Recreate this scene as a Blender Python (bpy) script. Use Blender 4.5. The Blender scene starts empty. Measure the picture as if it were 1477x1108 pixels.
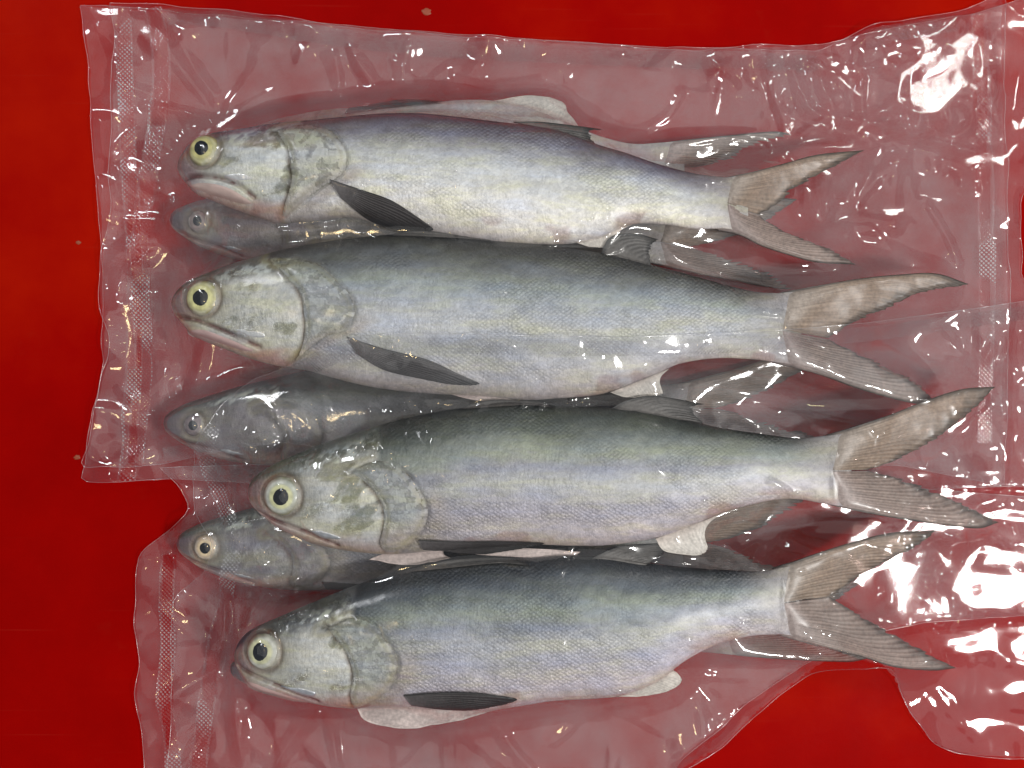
import bpy, math
import numpy as np
rng = np.random.default_rng(7)

# ------------------------------------------------------------------ camera, world, lights
# plan units: 1 unit = one photo pixel measured on the table top; UNIT metres each
UNIT = 0.6 / 1477.0
CX, CY = 738.5, 554.0
CAM_H = 1436.0                      # camera height in plan units
scene = bpy.context.scene
COL = scene.collection
cam = bpy.data.cameras.new("camera"); cam.lens = 35; cam.sensor_width = 36
cam.clip_start = 0.01; cam.clip_end = 50
cam_o = bpy.data.objects.new("camera", cam); COL.objects.link(cam_o)
cam_o.location = (0, 0, CAM_H * UNIT)
scene.camera = cam_o

world = bpy.data.worlds.new("World"); scene.world = world; world.use_nodes = True
world.node_tree.nodes["Background"].inputs[0].default_value = (0.80, 0.88, 1.0, 1)
world.node_tree.nodes["Background"].inputs[1].default_value = 0.16

def area_lamp(name, loc, target, size, radiance, colour, size_y=None):
    l = bpy.data.lights.new(name, 'AREA'); l.shape = 'RECTANGLE'
    l.size = size; l.size_y = size_y or size
    l.energy = radiance * math.pi * l.size * l.size_y
    l.color = colour
    o = bpy.data.objects.new(name, l); COL.objects.link(o); o.location = loc
    d = np.array(target, float) - np.array(loc, float)
    import mathutils
    o.rotation_euler = mathutils.Vector(d).to_track_quat('-Z', 'Y').to_euler()
    return o

area_lamp("ceiling_soft_light", (0.30, 0.05, 1.7), (0, 0, 0), 2.4, 0.47, (1.0, 0.98, 0.95))
area_lamp("main_lamp", (0.82, -0.36, 1.17), (0, 0, 0), 0.155, 108.0, (1.0, 0.98, 0.95))
area_lamp("second_lamp", (0.73, 0.54, 1.17), (0, 0, 0), 0.06, 40.0, (1.0, 0.97, 0.92), 0.16)
area_lamp("left_highlight_lamp", (-0.70, 0.80, 1.0), (0, 0, 0), 0.07, 38.0, (0.95, 0.97, 1.0), 0.30)  # added lamp giving the left snouts their highlights; no window is known there
area_lamp("warm_lamp", (-0.29, -0.04, 1.20), (0, 0, 0), 0.08, 26.0, (1.0, 0.74, 0.38))

scene.view_settings.view_transform = 'Standard'
scene.view_settings.look = 'None'
scene.view_settings.exposure = 0.32
scene.view_settings.gamma = 1.0
scene.render.engine = 'CYCLES'
scene.cycles.transparent_max_bounces = 32
scene.cycles.max_bounces = 10
scene.cycles.caustics_reflective = False
scene.cycles.caustics_refractive = False
scene.cycles.sample_clamp_indirect = 4.0

# ------------------------------------------------------------------ numeric helpers
def up(p, z):
    """plan position of a point seen at photo pixel p and lying z above the table"""
    p = np.asarray(p, float); k = (CAM_H - z) / CAM_H
    if getattr(k, 'ndim', 0) == 2 and k.shape[1] == 1: k = k[:, 0]
    return np.stack([CX + (p[..., 0] - CX) * k, CY + (p[..., 1] - CY) * k], -1)

_tab = rng.random((16, 256, 256))
def vnoise(x, y, seed=0):
    t = _tab[seed % 16]
    xi = np.floor(x); yi = np.floor(y); fx = x - xi; fy = y - yi
    xi = xi.astype(np.int64) & 255; yi = yi.astype(np.int64) & 255
    x1 = (xi + 1) & 255; y1 = (yi + 1) & 255
    fx = fx * fx * fx * (fx * (fx * 6 - 15) + 10); fy = fy * fy * fy * (fy * (fy * 6 - 15) + 10)
    return (t[yi, xi] * (1 - fx) + t[yi, x1] * fx) * (1 - fy) + (t[y1, xi] * (1 - fx) + t[y1, x1] * fx) * fy
def fbm(x, y, seed=0, octv=4):
    s = 0; a = 0.5; n = 0
    for i in range(octv):
        s = s + a * vnoise(x * 2 ** i + 17.3 * i, y * 2 ** i + 9.1 * i, seed + i); n += a; a *= 0.5
    return s / n
def sstep(a, b, x):
    t = np.clip((x - a) / (b - a), 0, 1); return t * t * (3 - 2 * t)
def resample(pts, n):
    pts = np.asarray(pts, float)
    if len(pts) == 1: return np.repeat(pts, n, 0)
    d = np.r_[0, np.cumsum(np.hypot(*np.diff(pts, axis=0).T))]
    t = np.linspace(0, d[-1], n)
    return np.stack([np.interp(t, d, pts[:, 0]), np.interp(t, d, pts[:, 1])], -1)
def smooth_curve(pts, n, k=2):
    """Catmull-Rom through the points, resampled evenly"""
    p = np.asarray(pts, float)
    if len(p) < 3: return resample(p, n)
    q = np.vstack([2 * p[0] - p[1], p, 2 * p[-1] - p[-2]]); out = []
    for i in range(1, len(q) - 2):
        t = np.linspace(0, 1, 12, endpoint=False)[:, None]
        a, b, c, d = q[i - 1], q[i], q[i + 1], q[i + 2]
        out.append(0.5 * (2 * b + (c - a) * t + (2 * a - 5 * b + 4 * c - d) * t ** 2 + (-a + 3 * b - 3 * c + d) * t ** 3))
    out.append(q[-2][None]); return resample(np.vstack(out), n)
def dist_line(X, Y, pts, closed=False):
    """distance, nearest point to a polyline"""
    P = np.asarray(pts, float)
    if closed: P = np.vstack([P, P[:1]])
    best = np.full(X.shape, 1e18); bx = np.zeros(X.shape); by = np.zeros(X.shape)
    for (ax, ay), (cx, cy) in zip(P[:-1], P[1:]):
        dx, dy = cx - ax, cy - ay; L = dx * dx + dy * dy
        if L < 1e-9: continue
        t = np.clip(((X - ax) * dx + (Y - ay) * dy) / L, 0, 1)
        qx = ax + t * dx; qy = ay + t * dy; d = (X - qx) ** 2 + (Y - qy) ** 2
        m = d < best; best = np.where(m, d, best); bx = np.where(m, qx, bx); by = np.where(m, qy, by)
    return np.sqrt(best), bx, by
def inside(X, Y, poly):
    P = np.asarray(poly, float); r = np.zeros(X.shape, bool); n = len(P)
    for i in range(n):
        (ax, ay), (bx, by) = P[i], P[(i + 1) % n]
        if ay == by: continue
        c = ((ay > Y) != (by > Y)) & (X < (bx - ax) * (Y - ay) / (by - ay) + ax)
        r ^= c
    return r
def poly_grid(poly, sp):
    poly = np.asarray(poly, float)
    x0, y0 = np.floor((poly.min(0) - sp) / sp) * sp; x1, y1 = poly.max(0) + sp * 1.5
    gx = np.arange(x0, x1, sp); gy = np.arange(y0, y1, sp); X, Y = np.meshgrid(gx, gy)
    ins = inside(X, Y, poly); d, bx, by = dist_line(X, Y, poly, True)
    keep = ins | (d < 0.72 * sp)
    q = keep[:-1, :-1] & keep[1:, :-1] & keep[1:, 1:] & keep[:-1, 1:]
    nin = (ins[:-1, :-1].astype(int) + ins[1:, :-1] + ins[1:, 1:] + ins[:-1, 1:])
    q &= nin >= 2
    sn = (~ins) | (d < 0.36 * sp)
    X = np.where(sn & keep, bx, X); Y = np.where(sn & keep, by, Y); d = np.where(sn, 0, d)
    idx = np.arange(X.size).reshape(X.shape)
    f = np.stack([idx[:-1, :-1][q], idx[1:, :-1][q], idx[1:, 1:][q], idx[:-1, 1:][q]], -1)
    used = np.unique(f); rm = np.full(X.size, -1); rm[used] = np.arange(len(used))
    return X.ravel()[used], Y.ravel()[used], rm[f], d.ravel()[used]

# ------------------------------------------------------------------ mesh helpers
def W(x, y, z):
    return np.stack([(x - CX) * UNIT, (CY - y) * UNIT, z * UNIT], -1)
def mk(name, v, faces, mat, parent=None, col=None, uv=None, mask=None, smooth=True):
    v = np.asarray(v, float); origin = np.array(parent.location) if parent is not None else np.zeros(3)
    if parent is not None and parent.parent is not None: origin = origin + np.array(parent.parent.location)
    if parent is not None and parent.type == 'MESH':
        origin = np.array(parent.get('origin', (0, 0, 0)))
    me = bpy.data.meshes.new(name); f = np.asarray(faces)
    me.vertices.add(len(v)); me.vertices.foreach_set("co", (v - origin).astype(np.float32).ravel())
    k = f.shape[1]; me.loops.add(f.size); me.loops.foreach_set("vertex_index", f.astype(np.int32).ravel())
    me.polygons.add(len(f)); me.polygons.foreach_set("loop_start", (np.arange(len(f)) * k).astype(np.int32))
    me.polygons.foreach_set("loop_total", np.full(len(f), k, np.int32))
    me.update(calc_edges=True); me.validate()
    me.polygons.foreach_set("use_smooth", np.full(len(me.polygons), smooth))
    def attr(nm, a):
        c = np.ones((len(v), 4), np.float32); c[:, :a.shape[1]] = a
        at = me.color_attributes.new(nm, 'FLOAT_COLOR', 'POINT'); at.data.foreach_set("color", c.ravel())
    if col is not None: attr("paint", np.clip(col, 0, 1))
    if mask is not None: attr("mask", mask)
    if uv is not None:
        u = np.zeros((len(v), 3), np.float32); u[:, :2] = uv
        at = me.attributes.new("plan", 'FLOAT_VECTOR', 'POINT'); at.data.foreach_set("vector", u.ravel())
    me.materials.append(mat); o = bpy.data.objects.new(name, me); COL.objects.link(o)
    if parent is not None: o.parent = parent
    o['origin'] = [float(t) for t in origin]
    return o
def thing(name, label, cat, loc, group=None):
    o = bpy.data.objects.new(name, None); COL.objects.link(o); o.location = loc
    o.empty_display_size = 0.01
    o['label'] = label; o['category'] = cat
    if group: o['group'] = group
    return o
def grid_faces(r, c):
    i = np.arange(r * c).reshape(r, c)
    return np.stack([i[:-1, :-1].ravel(), i[1:, :-1].ravel(), i[1:, 1:].ravel(), i[:-1, 1:].ravel()], -1)

# ------------------------------------------------------------------ materials
class NT:
    def __init__(s, name):
        s.m = bpy.data.materials.new(name); s.m.use_nodes = True; s.t = s.m.node_tree
        s.t.nodes.clear(); s.out = s.t.nodes.new('ShaderNodeOutputMaterial')
    def n(s, kind, ins=None, **kw):
        x = s.t.nodes.new('ShaderNode' + kind)
        for k, v in kw.items(): setattr(x, k, v)
        for k, v in (ins or {}).items():
            if isinstance(v, bpy.types.NodeSocket): s.t.links.new(v, x.inputs[k])
            else: x.inputs[k].default_value = v
        return x
    def math(s, op, a, b=0.0, c=0.0):
        x = s.n('Math', operation=op)
        for i, v in enumerate((a, b, c)):
            if isinstance(v, bpy.types.NodeSocket): s.t.links.new(v, x.inputs[i])
            else: x.inputs[i].default_value = v
        return x.outputs[0]
    def mixc(s, f, a, b, blend='MIX'):
        x = s.n('Mix', data_type='RGBA', blend_type=blend)
        for i, v in ((0, f), (6, a), (7, b)):
            if isinstance(v, bpy.types.NodeSocket): s.t.links.new(v, x.inputs[i])
            else: x.inputs[i].default_value = v if i == 0 else (v if len(v) == 4 else (*v, 1))
        return x.outputs[2]
    def ramp(s, f, stops):
        x = s.n('ValToRGB'); s.t.links.new(f, x.inputs[0]); e = x.color_ramp.elements
        while len(e) > 1: e.remove(e[-1])
        e[0].position = stops[0][0]; e[0].color = (*stops[0][1], 1)
        for p, c in stops[1:]:
            q = e.new(p); q.color = (*c, 1)
        return x.outputs[0]
    def done(s, sh):
        s.t.links.new(sh, s.out.inputs[0]); return s.m

def skin_material():
    k = NT('fish_skin')
    pa = k.n('Attribute', attribute_name='paint'); ma = k.n('Attribute', attribute_name='mask'); pl = k.n('Attribute', attribute_name='plan')
    sep = k.n('SeparateColor', {0: ma.outputs[0]}); head, shine, scal = sep.outputs
    xyz = k.n('SeparateXYZ', {0: pl.outputs['Vector']})
    u = k.math('DIVIDE', xyz.outputs[0], 7.8); v = k.math('DIVIDE', xyz.outputs[1], 5.4)
    rot = k.n('CombineXYZ', {0: k.math('ADD', u, v), 1: k.math('SUBTRACT', u, v)})
    vo = k.n('TexVoronoi', {'Vector': rot.outputs[0], 'Scale': 1.0, 'Randomness': 0.38}, voronoi_dimensions='2D')
    loc = k.n('VectorMath', {0: rot.outputs[0], 1: vo.outputs['Position']}, operation='SUBTRACT')
    ls = k.n('SeparateXYZ', {0: loc.outputs[0]})
    slope = k.math('ADD', ls.outputs[0], ls.outputs[1])             # -..+ along the body inside each scale
    cell = k.math('SUBTRACT', 1.0, vo.outputs['Distance'])
    sc_h = k.math('ADD', k.math('MULTIPLY', slope, 0.7), k.math('MULTIPLY', cell, 0.9))
    sc_h = k.math('MULTIPLY', sc_h, scal)
    fine = k.n('TexNoise', {'Vector': pl.outputs['Vector'], 'Scale': 0.34, 'Detail': 3.0, 'Roughness': 0.65})
    stv = k.n('Mapping', {'Vector': pl.outputs['Vector'], 'Scale': (0.30, 0.11, 1), 'Rotation': (0, 0, math.radians(24))})
    st = k.n('TexNoise', {'Vector': stv.outputs[0], 'Scale': 1.0, 'Detail': 2.0})
    bm = k.n('Mapping', {'Vector': pl.outputs['Vector'], 'Scale': (0.28, 1.3, 1)})
    blot = k.n('TexNoise', {'Vector': bm.outputs[0], 'Scale': 0.04, 'Detail': 4.0, 'Roughness': 0.6})
    # colour
    edge = k.n('MapRange', {0: vo.outputs['Distance'], 1: 0.28, 2: 0.62, 3: 0.0, 4: 1.0})
    ef = k.math('MULTIPLY', edge.outputs[0], k.math('MULTIPLY', scal, 0.19))
    c = k.mixc(ef, pa.outputs[0], (0.05, 0.055, 0.07))
    cl = k.n('SeparateColor', {0: vo.outputs['Color']})
    tone = k.math('ADD', 0.88, k.math('MULTIPLY', cl.outputs[0], 0.20))
    tm = k.math('ADD', k.math('MULTIPLY', fine.outputs[0], 0.4), 0.82)
    c = k.mixc(1.0, c, k.n('CombineColor', {0: k.math('MULTIPLY', tone, tm), 1: k.math('MULTIPLY', tone, tm), 2: k.math('MULTIPLY', tone, tm)}).outputs[0], 'MULTIPLY')
    iri = k.ramp(blot.outputs[0], [(0.30, (0.93, 0.98, 1.12)), (0.5, (1, 1, 1)), (0.62, (1.06, 1.06, 0.90)), (0.75, (1.02, 0.96, 1.04))])
    c = k.mixc(1.0, c, iri, 'MULTIPLY')
    b1 = k.n('Bump', {'Strength': 0.65, 'Distance': 0.0007, 'Height': sc_h})
    b2 = k.n('Bump', {'Strength': 0.45, 'Distance': 0.0008, 'Height': k.math('ADD', fine.outputs[0], k.math('MULTIPLY', st.outputs[0], 1.2)), 'Normal': b1.outputs[0]})
    glit = k.n('TexNoise', {'Vector': pl.outputs['Vector'], 'Scale': 0.20, 'Detail': 6.0, 'Roughness': 0.8})
    b3 = k.n('Bump', {'Strength': k.math('MULTIPLY', shine, 0.9), 'Distance': 0.0028, 'Height': glit.outputs[0], 'Normal': b2.outputs[0]})
    rough = k.math('SUBTRACT', 0.42, k.math('MULTIPLY', shine, 0.25))
    met = k.math('MULTIPLY', shine, 0.5)
    p = k.n('BsdfPrincipled', {'Base Color': c, 'Metallic': met, 'Roughness': rough, 'Normal': b3.outputs[0], 'Specular IOR Level': 0.75})
    return k.done(p.outputs[0])

def fin_material():
    k = NT('fin_membrane')
    pa = k.n('Attribute', attribute_name='paint'); ma = k.n('Attribute', attribute_name='mask'); pl = k.n('Attribute', attribute_name='plan')
    sp = k.n('SeparateColor', {0: ma.outputs[0]})
    nz = k.n('TexNoise', {'Vector': pl.outputs['Vector'], 'Scale': 0.22, 'Detail': 4.0})
    c = k.mixc(1.0, pa.outputs[0], k.ramp(nz.outputs[0], [(0.25, (0.7, 0.7, 0.7)), (0.75, (1.2, 1.2, 1.2))]), 'MULTIPLY')
    b = k.n('Bump', {'Strength': 0.4, 'Distance': 0.0006, 'Height': nz.outputs[0]})
    p = k.n('BsdfPrincipled', {'Base Color': c, 'Roughness': 0.5, 'Normal': b.outputs[0]})
    t = k.n('BsdfTransparent', {0: (0.95, 0.82, 0.78, 1)})
    return k.done(k.n('MixShader', {0: sp.outputs[0], 1: p.outputs[0], 2: t.outputs[0]}).outputs[0])

def simple(name, colr, rough, spec=0.5, metal=0.0, paint=False, bump=None):
    k = NT(name)
    ins = {'Base Color': (*colr, 1), 'Roughness': rough, 'Metallic': metal, 'Specular IOR Level': spec}
    if paint: ins['Base Color'] = k.n('Attribute', attribute_name='paint').outputs[0]
    if bump:
        pl = k.n('Attribute', attribute_name='plan')
        nz = k.n('TexNoise', {'Vector': pl.outputs['Vector'], 'Scale': bump, 'Detail': 4.0})
        ins['Normal'] = k.n('Bump', {'Strength': 0.4, 'Distance': 0.0007, 'Height': nz.outputs[0]}).outputs[0]
    return k.done(k.n('BsdfPrincipled', ins).outputs[0])

def film_material(name, haze=0.045, rough=0.07, emboss=None, spec=0.085, dots=False, contact=False):
    k = NT(name)
    pl = k.n('Attribute', attribute_name='plan')
    n1 = k.n('TexNoise', {'Vector': pl.outputs['Vector'], 'Scale': 0.010, 'Detail': 3.0, 'Roughness': 0.35})
    bmp = k.n('Bump', {'Strength': 0.25, 'Distance': 0.0014, 'Height': n1.outputs[0]})
    nrm = bmp.outputs[0]
    hz = haze; 
    if emboss:
        px, py, ang, strength = emboss
        mp = k.n('Mapping', {'Vector': pl.outputs['Vector'], 'Rotation': (0, 0, ang)})
        xyz = k.n('SeparateXYZ', {0: mp.outputs[0]})
        sx = k.math('SINE', k.math('MULTIPLY', xyz.outputs[0], 2 * math.pi / px))
        sy = k.math('SINE', k.math('MULTIPLY', xyz.outputs[1], 2 * math.pi / py))
        h = k.math('MULTIPLY', sx, sy)
        b2 = k.n('Bump', {'Strength': strength, 'Distance': 0.0009, 'Height': h, 'Normal': nrm})
        nrm = b2.outputs[0]
        hz = k.math('ADD', haze, k.math('MULTIPLY', k.math('MAXIMUM', h, 0.0), 0.10))
    if dots: hz = k.math('ADD', haze, k.math('MULTIPLY', k.n('SeparateColor', {0: k.n('Attribute', attribute_name='mask').outputs[0]}).outputs[0], 0.75))  # pressed dots whitened, part stress mark, part painted lamp glint
    if contact:
        cr = k.n('SeparateColor', {0: k.n('Attribute', attribute_name='mask').outputs[0]}).outputs[0]
        rough = k.math('ADD', rough, k.math('MULTIPLY', cr, 0.23))
    lw = k.n('LayerWeight', {'Blend': 0.5, 'Normal': nrm})
    f5 = k.math('POWER', lw.outputs['Facing'], 4.0)
    if contact: spec = k.math('MULTIPLY', spec, k.math('SUBTRACT', 1.0, k.math('MULTIPLY', cr, 0.72)))
    F = k.math('ADD', spec, k.math('MULTIPLY', f5, 0.75))
    cloud = k.n('TexNoise', {'Vector': pl.outputs['Vector'], 'Scale': 0.011, 'Detail': 5.0, 'Roughness': 0.6})
    hz2 = k.math('MULTIPLY', hz, k.n('MapRange', {0: cloud.outputs[0], 1: 0.36, 2: 0.64, 3: 0.35, 4: 1.6}).outputs[0])
    tr = k.n('BsdfTransparent', {0: (0.985, 0.985, 0.985, 1)})
    df = k.n('BsdfDiffuse', {0: (0.9, 0.9, 0.92, 1), 'Normal': nrm})
    tl = k.n('BsdfTranslucent', {0: (0.9, 0.9, 0.92, 1), 'Normal': nrm})
    dm = k.n('MixShader', {0: 0.35, 1: df.outputs[0], 2: tl.outputs[0]})
    m1 = k.n('MixShader', {0: hz2, 1: tr.outputs[0], 2: dm.outputs[0]})
    gl = k.n('BsdfGlossy', {0: (1, 1, 1, 1), 'Roughness': rough, 'Normal': nrm})
    return k.done(k.n('MixShader', {0: F, 1: m1.outputs[0], 2: gl.outputs[0]}).outputs[0])

def table_material():
    k = NT('red_plastic')
    tc = k.n('TexCoord')
    n1 = k.n('TexNoise', {'Vector': tc.outputs['Object'], 'Scale': 3.6, 'Detail': 6.0, 'Roughness': 0.6})
    n2 = k.n('TexNoise', {'Vector': tc.outputs['Object'], 'Scale': 160.0, 'Detail': 4.0, 'Roughness': 0.7})
    n3 = k.n('TexNoise', {'Vector': tc.outputs['Object'], 'Scale': 22.0, 'Detail': 6.0, 'Roughness': 0.65})
    c = k.ramp(n1.outputs[0], [(0.32, (0.24, 0.0002, 0.0001)), (0.5, (0.34, 0.0008, 0.0002)), (0.68, (0.45, 0.008, 0.0003))])
    stain = k.n('MapRange', {0: n3.outputs[0], 1: 0.62, 2: 0.78, 3: 0.0, 4: 0.12})
    c = k.mixc(stain.outputs[0], c, (0.36, 0.035, 0.018))
    r = k.n('MapRange', {0: n3.outputs[0], 1: 0.3, 2: 0.7, 3: 0.38, 4: 0.6})
    for sd_, an_ in ((0.0, 0.5), (3.0, -0.9), (7.0, 1.7)):
        mp = k.n('Mapping', {'Vector': tc.outputs['Object'], 'Rotation': (0, 0, an_), 'Location': (sd_, sd_, 0), 'Scale': (9.0, 520.0, 1)})
        sn = k.n('TexNoise', {'Vector': mp.outputs[0], 'Scale': 1.0, 'Detail': 1.0})
        c = k.mixc(k.n('MapRange', {0: sn.outputs[0], 1: 0.72, 2: 0.80, 3: 0.0, 4: 0.09}).outputs[0], c, (0.50, 0.05, 0.03))
    b = k.n('Bump', {'Strength': 0.25, 'Distance': 0.0004, 'Height': n2.outputs[0]})
    p = k.n('BsdfPrincipled', {'Base Color': c, 'Roughness': r.outputs[0], 'Normal': b.outputs[0], 'Specular IOR Level': 0.02})
    return k.done(p.outputs[0])

M_SKIN = skin_material(); M_FIN = fin_material()
M_IRIS = simple('eye_iris', (1, 1, 1), 0.18, paint=True, bump=0.25)
M_PUPIL = simple('eye_pupil', (0.004, 0.006, 0.010), 0.12)
M_JAW = simple('jaw_flesh', (1, 1, 1), 0.38, paint=True, bump=0.12)
M_PLATE = simple('silver_jaw_plate', (1, 1, 1), 0.28, metal=0.55, paint=True, bump=0.3)
M_FILM = film_material('clear_bag_film', haze=0.015, spec=0.042, rough=0.06, contact=True)
M_BACK = film_material('bag_back_film', haze=0.045, rough=0.06, spec=0.03)
M_HAZY = film_material('cloudy_bag_film', haze=0.045, rough=0.07, spec=0.03)
M_BAND = film_material('embossed_seal', haze=0.006, rough=0.12, spec=0.05, dots=True)
M_RIB = film_material('fine_ribbed_seal', haze=0.02, rough=0.14, spec=0.05, emboss=(4.6, 4.6, 0.0, 0.7))
M_EDGE = film_material('cut_film_edge', haze=0.16, rough=0.2, spec=0.14)
M_TABLE = table_material()
M_SPECK = simple('dried_speck', (0.34, 0.07, 0.03), 0.5)

# ------------------------------------------------------------------ table
tx = np.linspace(-2400, 3900, 3); ty = np.linspace(-2600, 3700, 3)
TX, TY = np.meshgrid(tx, ty)
table = mk('table_top', W(TX.ravel(), TY.ravel(), np.zeros(TX.size)), grid_faces(3, 3)[:, ::1], M_TABLE, smooth=False)
table['kind'] = 'structure'; table['label'] = 'glossy red plastic table top under the bags of fish'

# ------------------------------------------------------------------ fish
SP = 2.5
GX = np.arange(80, 1560, SP); GY = np.arange(-40, 1175, SP); FX, FY = np.meshgrid(GX, GY)
def bilin(F, x, y):
    u = np.clip((x - GX[0]) / SP, 0, len(GX) - 1.001); v = np.clip((y - GY[0]) / SP, 0, len(GY) - 1.001)
    i = u.astype(int); j = v.astype(int); fu = u - i; fv = v - j
    return (F[j, i] * (1 - fu) + F[j, i + 1] * fu) * (1 - fv) + (F[j + 1, i] * (1 - fu) + F[j + 1, i + 1] * fu) * fv

def coons(base, lead, trail, outer, nr, nt):
    B = smooth_curve(base, nr); O = smooth_curve(outer, nr); L = smooth_curve(lead, nt); T = smooth_curve(trail, nt)
    s = np.linspace(0, 1, nr)[:, None, None]; t = np.linspace(0, 1, nt)[None, :, None]
    P = (1 - t) * B[:, None] + t * O[:, None] + (1 - s) * L[None] + s * T[None] \
        - ((1 - s) * (1 - t) * B[0] + (1 - s) * t * O[0] + s * (1 - t) * B[-1] + s * t * O[-1])
    return P, np.broadcast_to(s[..., 0], P.shape[:2]), np.broadcast_to(t[..., 0], P.shape[:2])

class Fish:
    def __init__(s, d, label, group, zc, thick, tr=None, res=1.0, seed=0, flip=False):
        s.d = d; s.zc0 = zc; s.th = thick; s.seed = seed; s.res = res
        tr = tr or (lambda p: np.asarray(p, float))
        xa, xb = float(tr(np.array([[d['top'][0][0], 712.]]))[0, 0]), float(tr(np.array([[d['top'][-1][0], 712.]]))[0, 0])
        def P(pts):
            q = tr(np.asarray(pts, float)); u = (q[:, 0] - xa) / (xb - xa)
            z = zc - d.get('droop', 10) * sstep(.55, 1.1, u) - 18 * sstep(1.0, 1.35, u)
            return up(q, z[:, None] * np.ones((1, 1)))
        s.P = P
        top = smooth_curve(s.P(d['top']), 400); bot = smooth_curve(s.P(d['bot']), 400)
        if flip: top, bot = bot, top
        s.flip = flip
        s.x0 = top[0, 0]; s.xt = min(top[-1, 0], bot[-1, 0]); s.L = s.xt - s.x0; s.ext = 34
        s.xe = s.xt + s.ext
        # top / bottom outlines as functions of x
        def fx(c):
            x = c[:, 0].copy(); x = np.maximum.accumulate(x + np.arange(len(x)) * 1e-5)
            return x, c[:, 1]
        s.tx, s.ty = fx(top); s.bx, s.by = fx(bot)
        s.group = group
        mx, my = s.x0 + s.L * 0.45, float(s.mid(s.x0 + s.L * 0.45))
        w = W(np.array(mx), np.array(my), np.array(zc - thick / 2))
        s.root = thing('fish', label, 'fish', tuple(float(t) for t in w), group)
        s.finz = []
        s.gill = smooth_curve(s.P(d['gill']), 60); s.groove = smooth_curve(s.P(d['groove']), 40); s.mouth = smooth_curve(s.P(d['mouth']), 40)
        s.eye = s.P([d['eye']])[0]; s.er = d['er'] * (CAM_H - zc) / CAM_H * d.get('escale', 1); s.pr = s.er * d.get('pf', 0.46)
        s.pcen = s.P([d.get('pupil', d['eye'])])[0]
        s.build()
    def tb(s, x):
        xx = np.minimum(x, s.xt)
        a = np.interp(xx, s.tx, s.ty); b = np.interp(xx, s.bx, s.by)
        e = np.clip(x - s.xt, 0, None); 
        return a - e * 0.10, b + e * 0.10
    def mid(s, x):
        a, b = s.tb(np.asarray(x, float)); return (a + b) / 2
    def T(s, x):
        q = np.clip((x - s.x0) / s.L, 0, 1)
        t = np.interp(q, [0, .006, .02, .045, .08, .13, .2, .32, .45, .6, .75, .88, 1], [0.03, .2, .36, .52, .67, .82, .93, 1, .98, .84, .58, .32, .115])
        e = np.clip((x - s.xt) / s.ext, 0, 1)
        return s.th / 2 * t * (1 - e) - 9.0 * e
    def zc(s, x):
        q = np.clip((x - s.x0) / s.L, 0, 1.3)
        return s.zc0 - s.d.get('droop', 10) * sstep(0.55, 1.1, q)
    def bulge(s, x, y):
        return np.exp(-((x - (s.eye[0] + 75)) / 45) ** 2 - ((y - s.eye[1] - 8) / 38) ** 2) * 4.0
    def disp(s, x, y):
        d1 = dist_line(x, y, s.groove)[0]; d2 = dist_line(x, y, s.gill)[0]; d3 = dist_line(x, y, s.mouth)[0]
        de = np.hypot(x - s.eye[0], y - s.eye[1])
        hm = s.headmask(x, y)
        n = (fbm(x / 70 + s.seed, y / 40, 3, 2) - .5) * 5.0 * (1 - .75 * hm) + (fbm(x / 22, y / 16 + s.seed, 5, 2) - .5) * 1.6 * (1 - .6 * hm)
        my = (np.abs(((x - 0.9 * np.abs(y - s.mid(x))) / 17.0) % 2 - 1) - .5) * 1.0 * sstep(s.x0 + 200, s.x0 + 260, x)
        ck = s.bulge(x, y)
        return n + my * 0.5 + ck - 3.2 * np.exp(-(d1 / 2.2) ** 2) - 2.5 * np.exp(-(d2 / 2.8) ** 2) - 7 * np.exp(-(d3 / 2.8) ** 2) \
            - 4 * np.exp(-((de - s.er * 1.08) / 3.0) ** 2)
    def Z(s, x, y, disp=True):
        x = np.asarray(x, float); y = np.asarray(y, float)
        a, b = s.tb(x); h = np.maximum((b - a) / 2, 1e-3); v = np.clip((y - (a + b) / 2) / h, -1, 1)
        w = np.sqrt(np.maximum(1 - np.abs(v) ** 2.1, 0)); z = s.zc(x) + s.T(x) * w
        if disp: z = z + s.disp(x, y) * np.minimum(1, w * 1.5) * np.clip(s.T(x) / 12, 0, 1)
        return z
    def headmask(s, x, y):
        g = s.gill[np.argsort(s.gill[:, 1])]
        gx = np.interp(y, g[:, 1], g[:, 0]); return 1 - sstep(-5, 4, x - gx)
    def colour(s, x, y):
        c, m = s.colour0(x, y); g = c.mean(1, keepdims=True); a = (.30 * (1 - m[:, 0]))[:, None]
        c = c * (1 - a) + g * np.array([1.02, 1.0, 1.01]) * a
        return c, m
    def colour0(s, x, y):
        a, b = s.tb(x); h = np.maximum((b - a) / 2, 1e-3); v = np.clip((y - (a + b) / 2) / h, -1, 1)
        if s.flip: v = -v
        pal = s.d['pal']; sd = s.seed
        vv = v + 0.22 * (fbm(x / 90 + sd, y / 40, 1, 4) - .5) + 0.10 * (fbm(x / 14, y / 7 + sd, 7, 2) - .5)
        q = (x - s.x0) / s.L
        st = [-1.05, -.86, -.62, -.38, -.12, .08, .26, .5, .78, 1.0]
        c = np.stack([np.interp(vv, st, np.array(pal)[:, i]) for i in range(3)], -1)
        # paler streak along the rear flank
        f = np.exp(-((v - 0.12) / 0.13) ** 2) * sstep(.35, .7, q) * 0.5
        c = c * (1 - f[:, None]) + np.array([0.52, 0.52, 0.45]) * f[:, None]
        f = (np.exp(-((v + .10 - .14 * sstep(.2, .6, q)) / .013) ** 2) * .28 * sstep(.2, .3, q) * (.4 + .6 * fbm(x / 5, y * 0, 4, 2) * 1.4))[:, None]; c = c * (1 - f) + np.array([.16, .15, .15]) * f
        # peduncle, pinkish grey
        f = sstep(.90, 1.03, q) * 0.75
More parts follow.
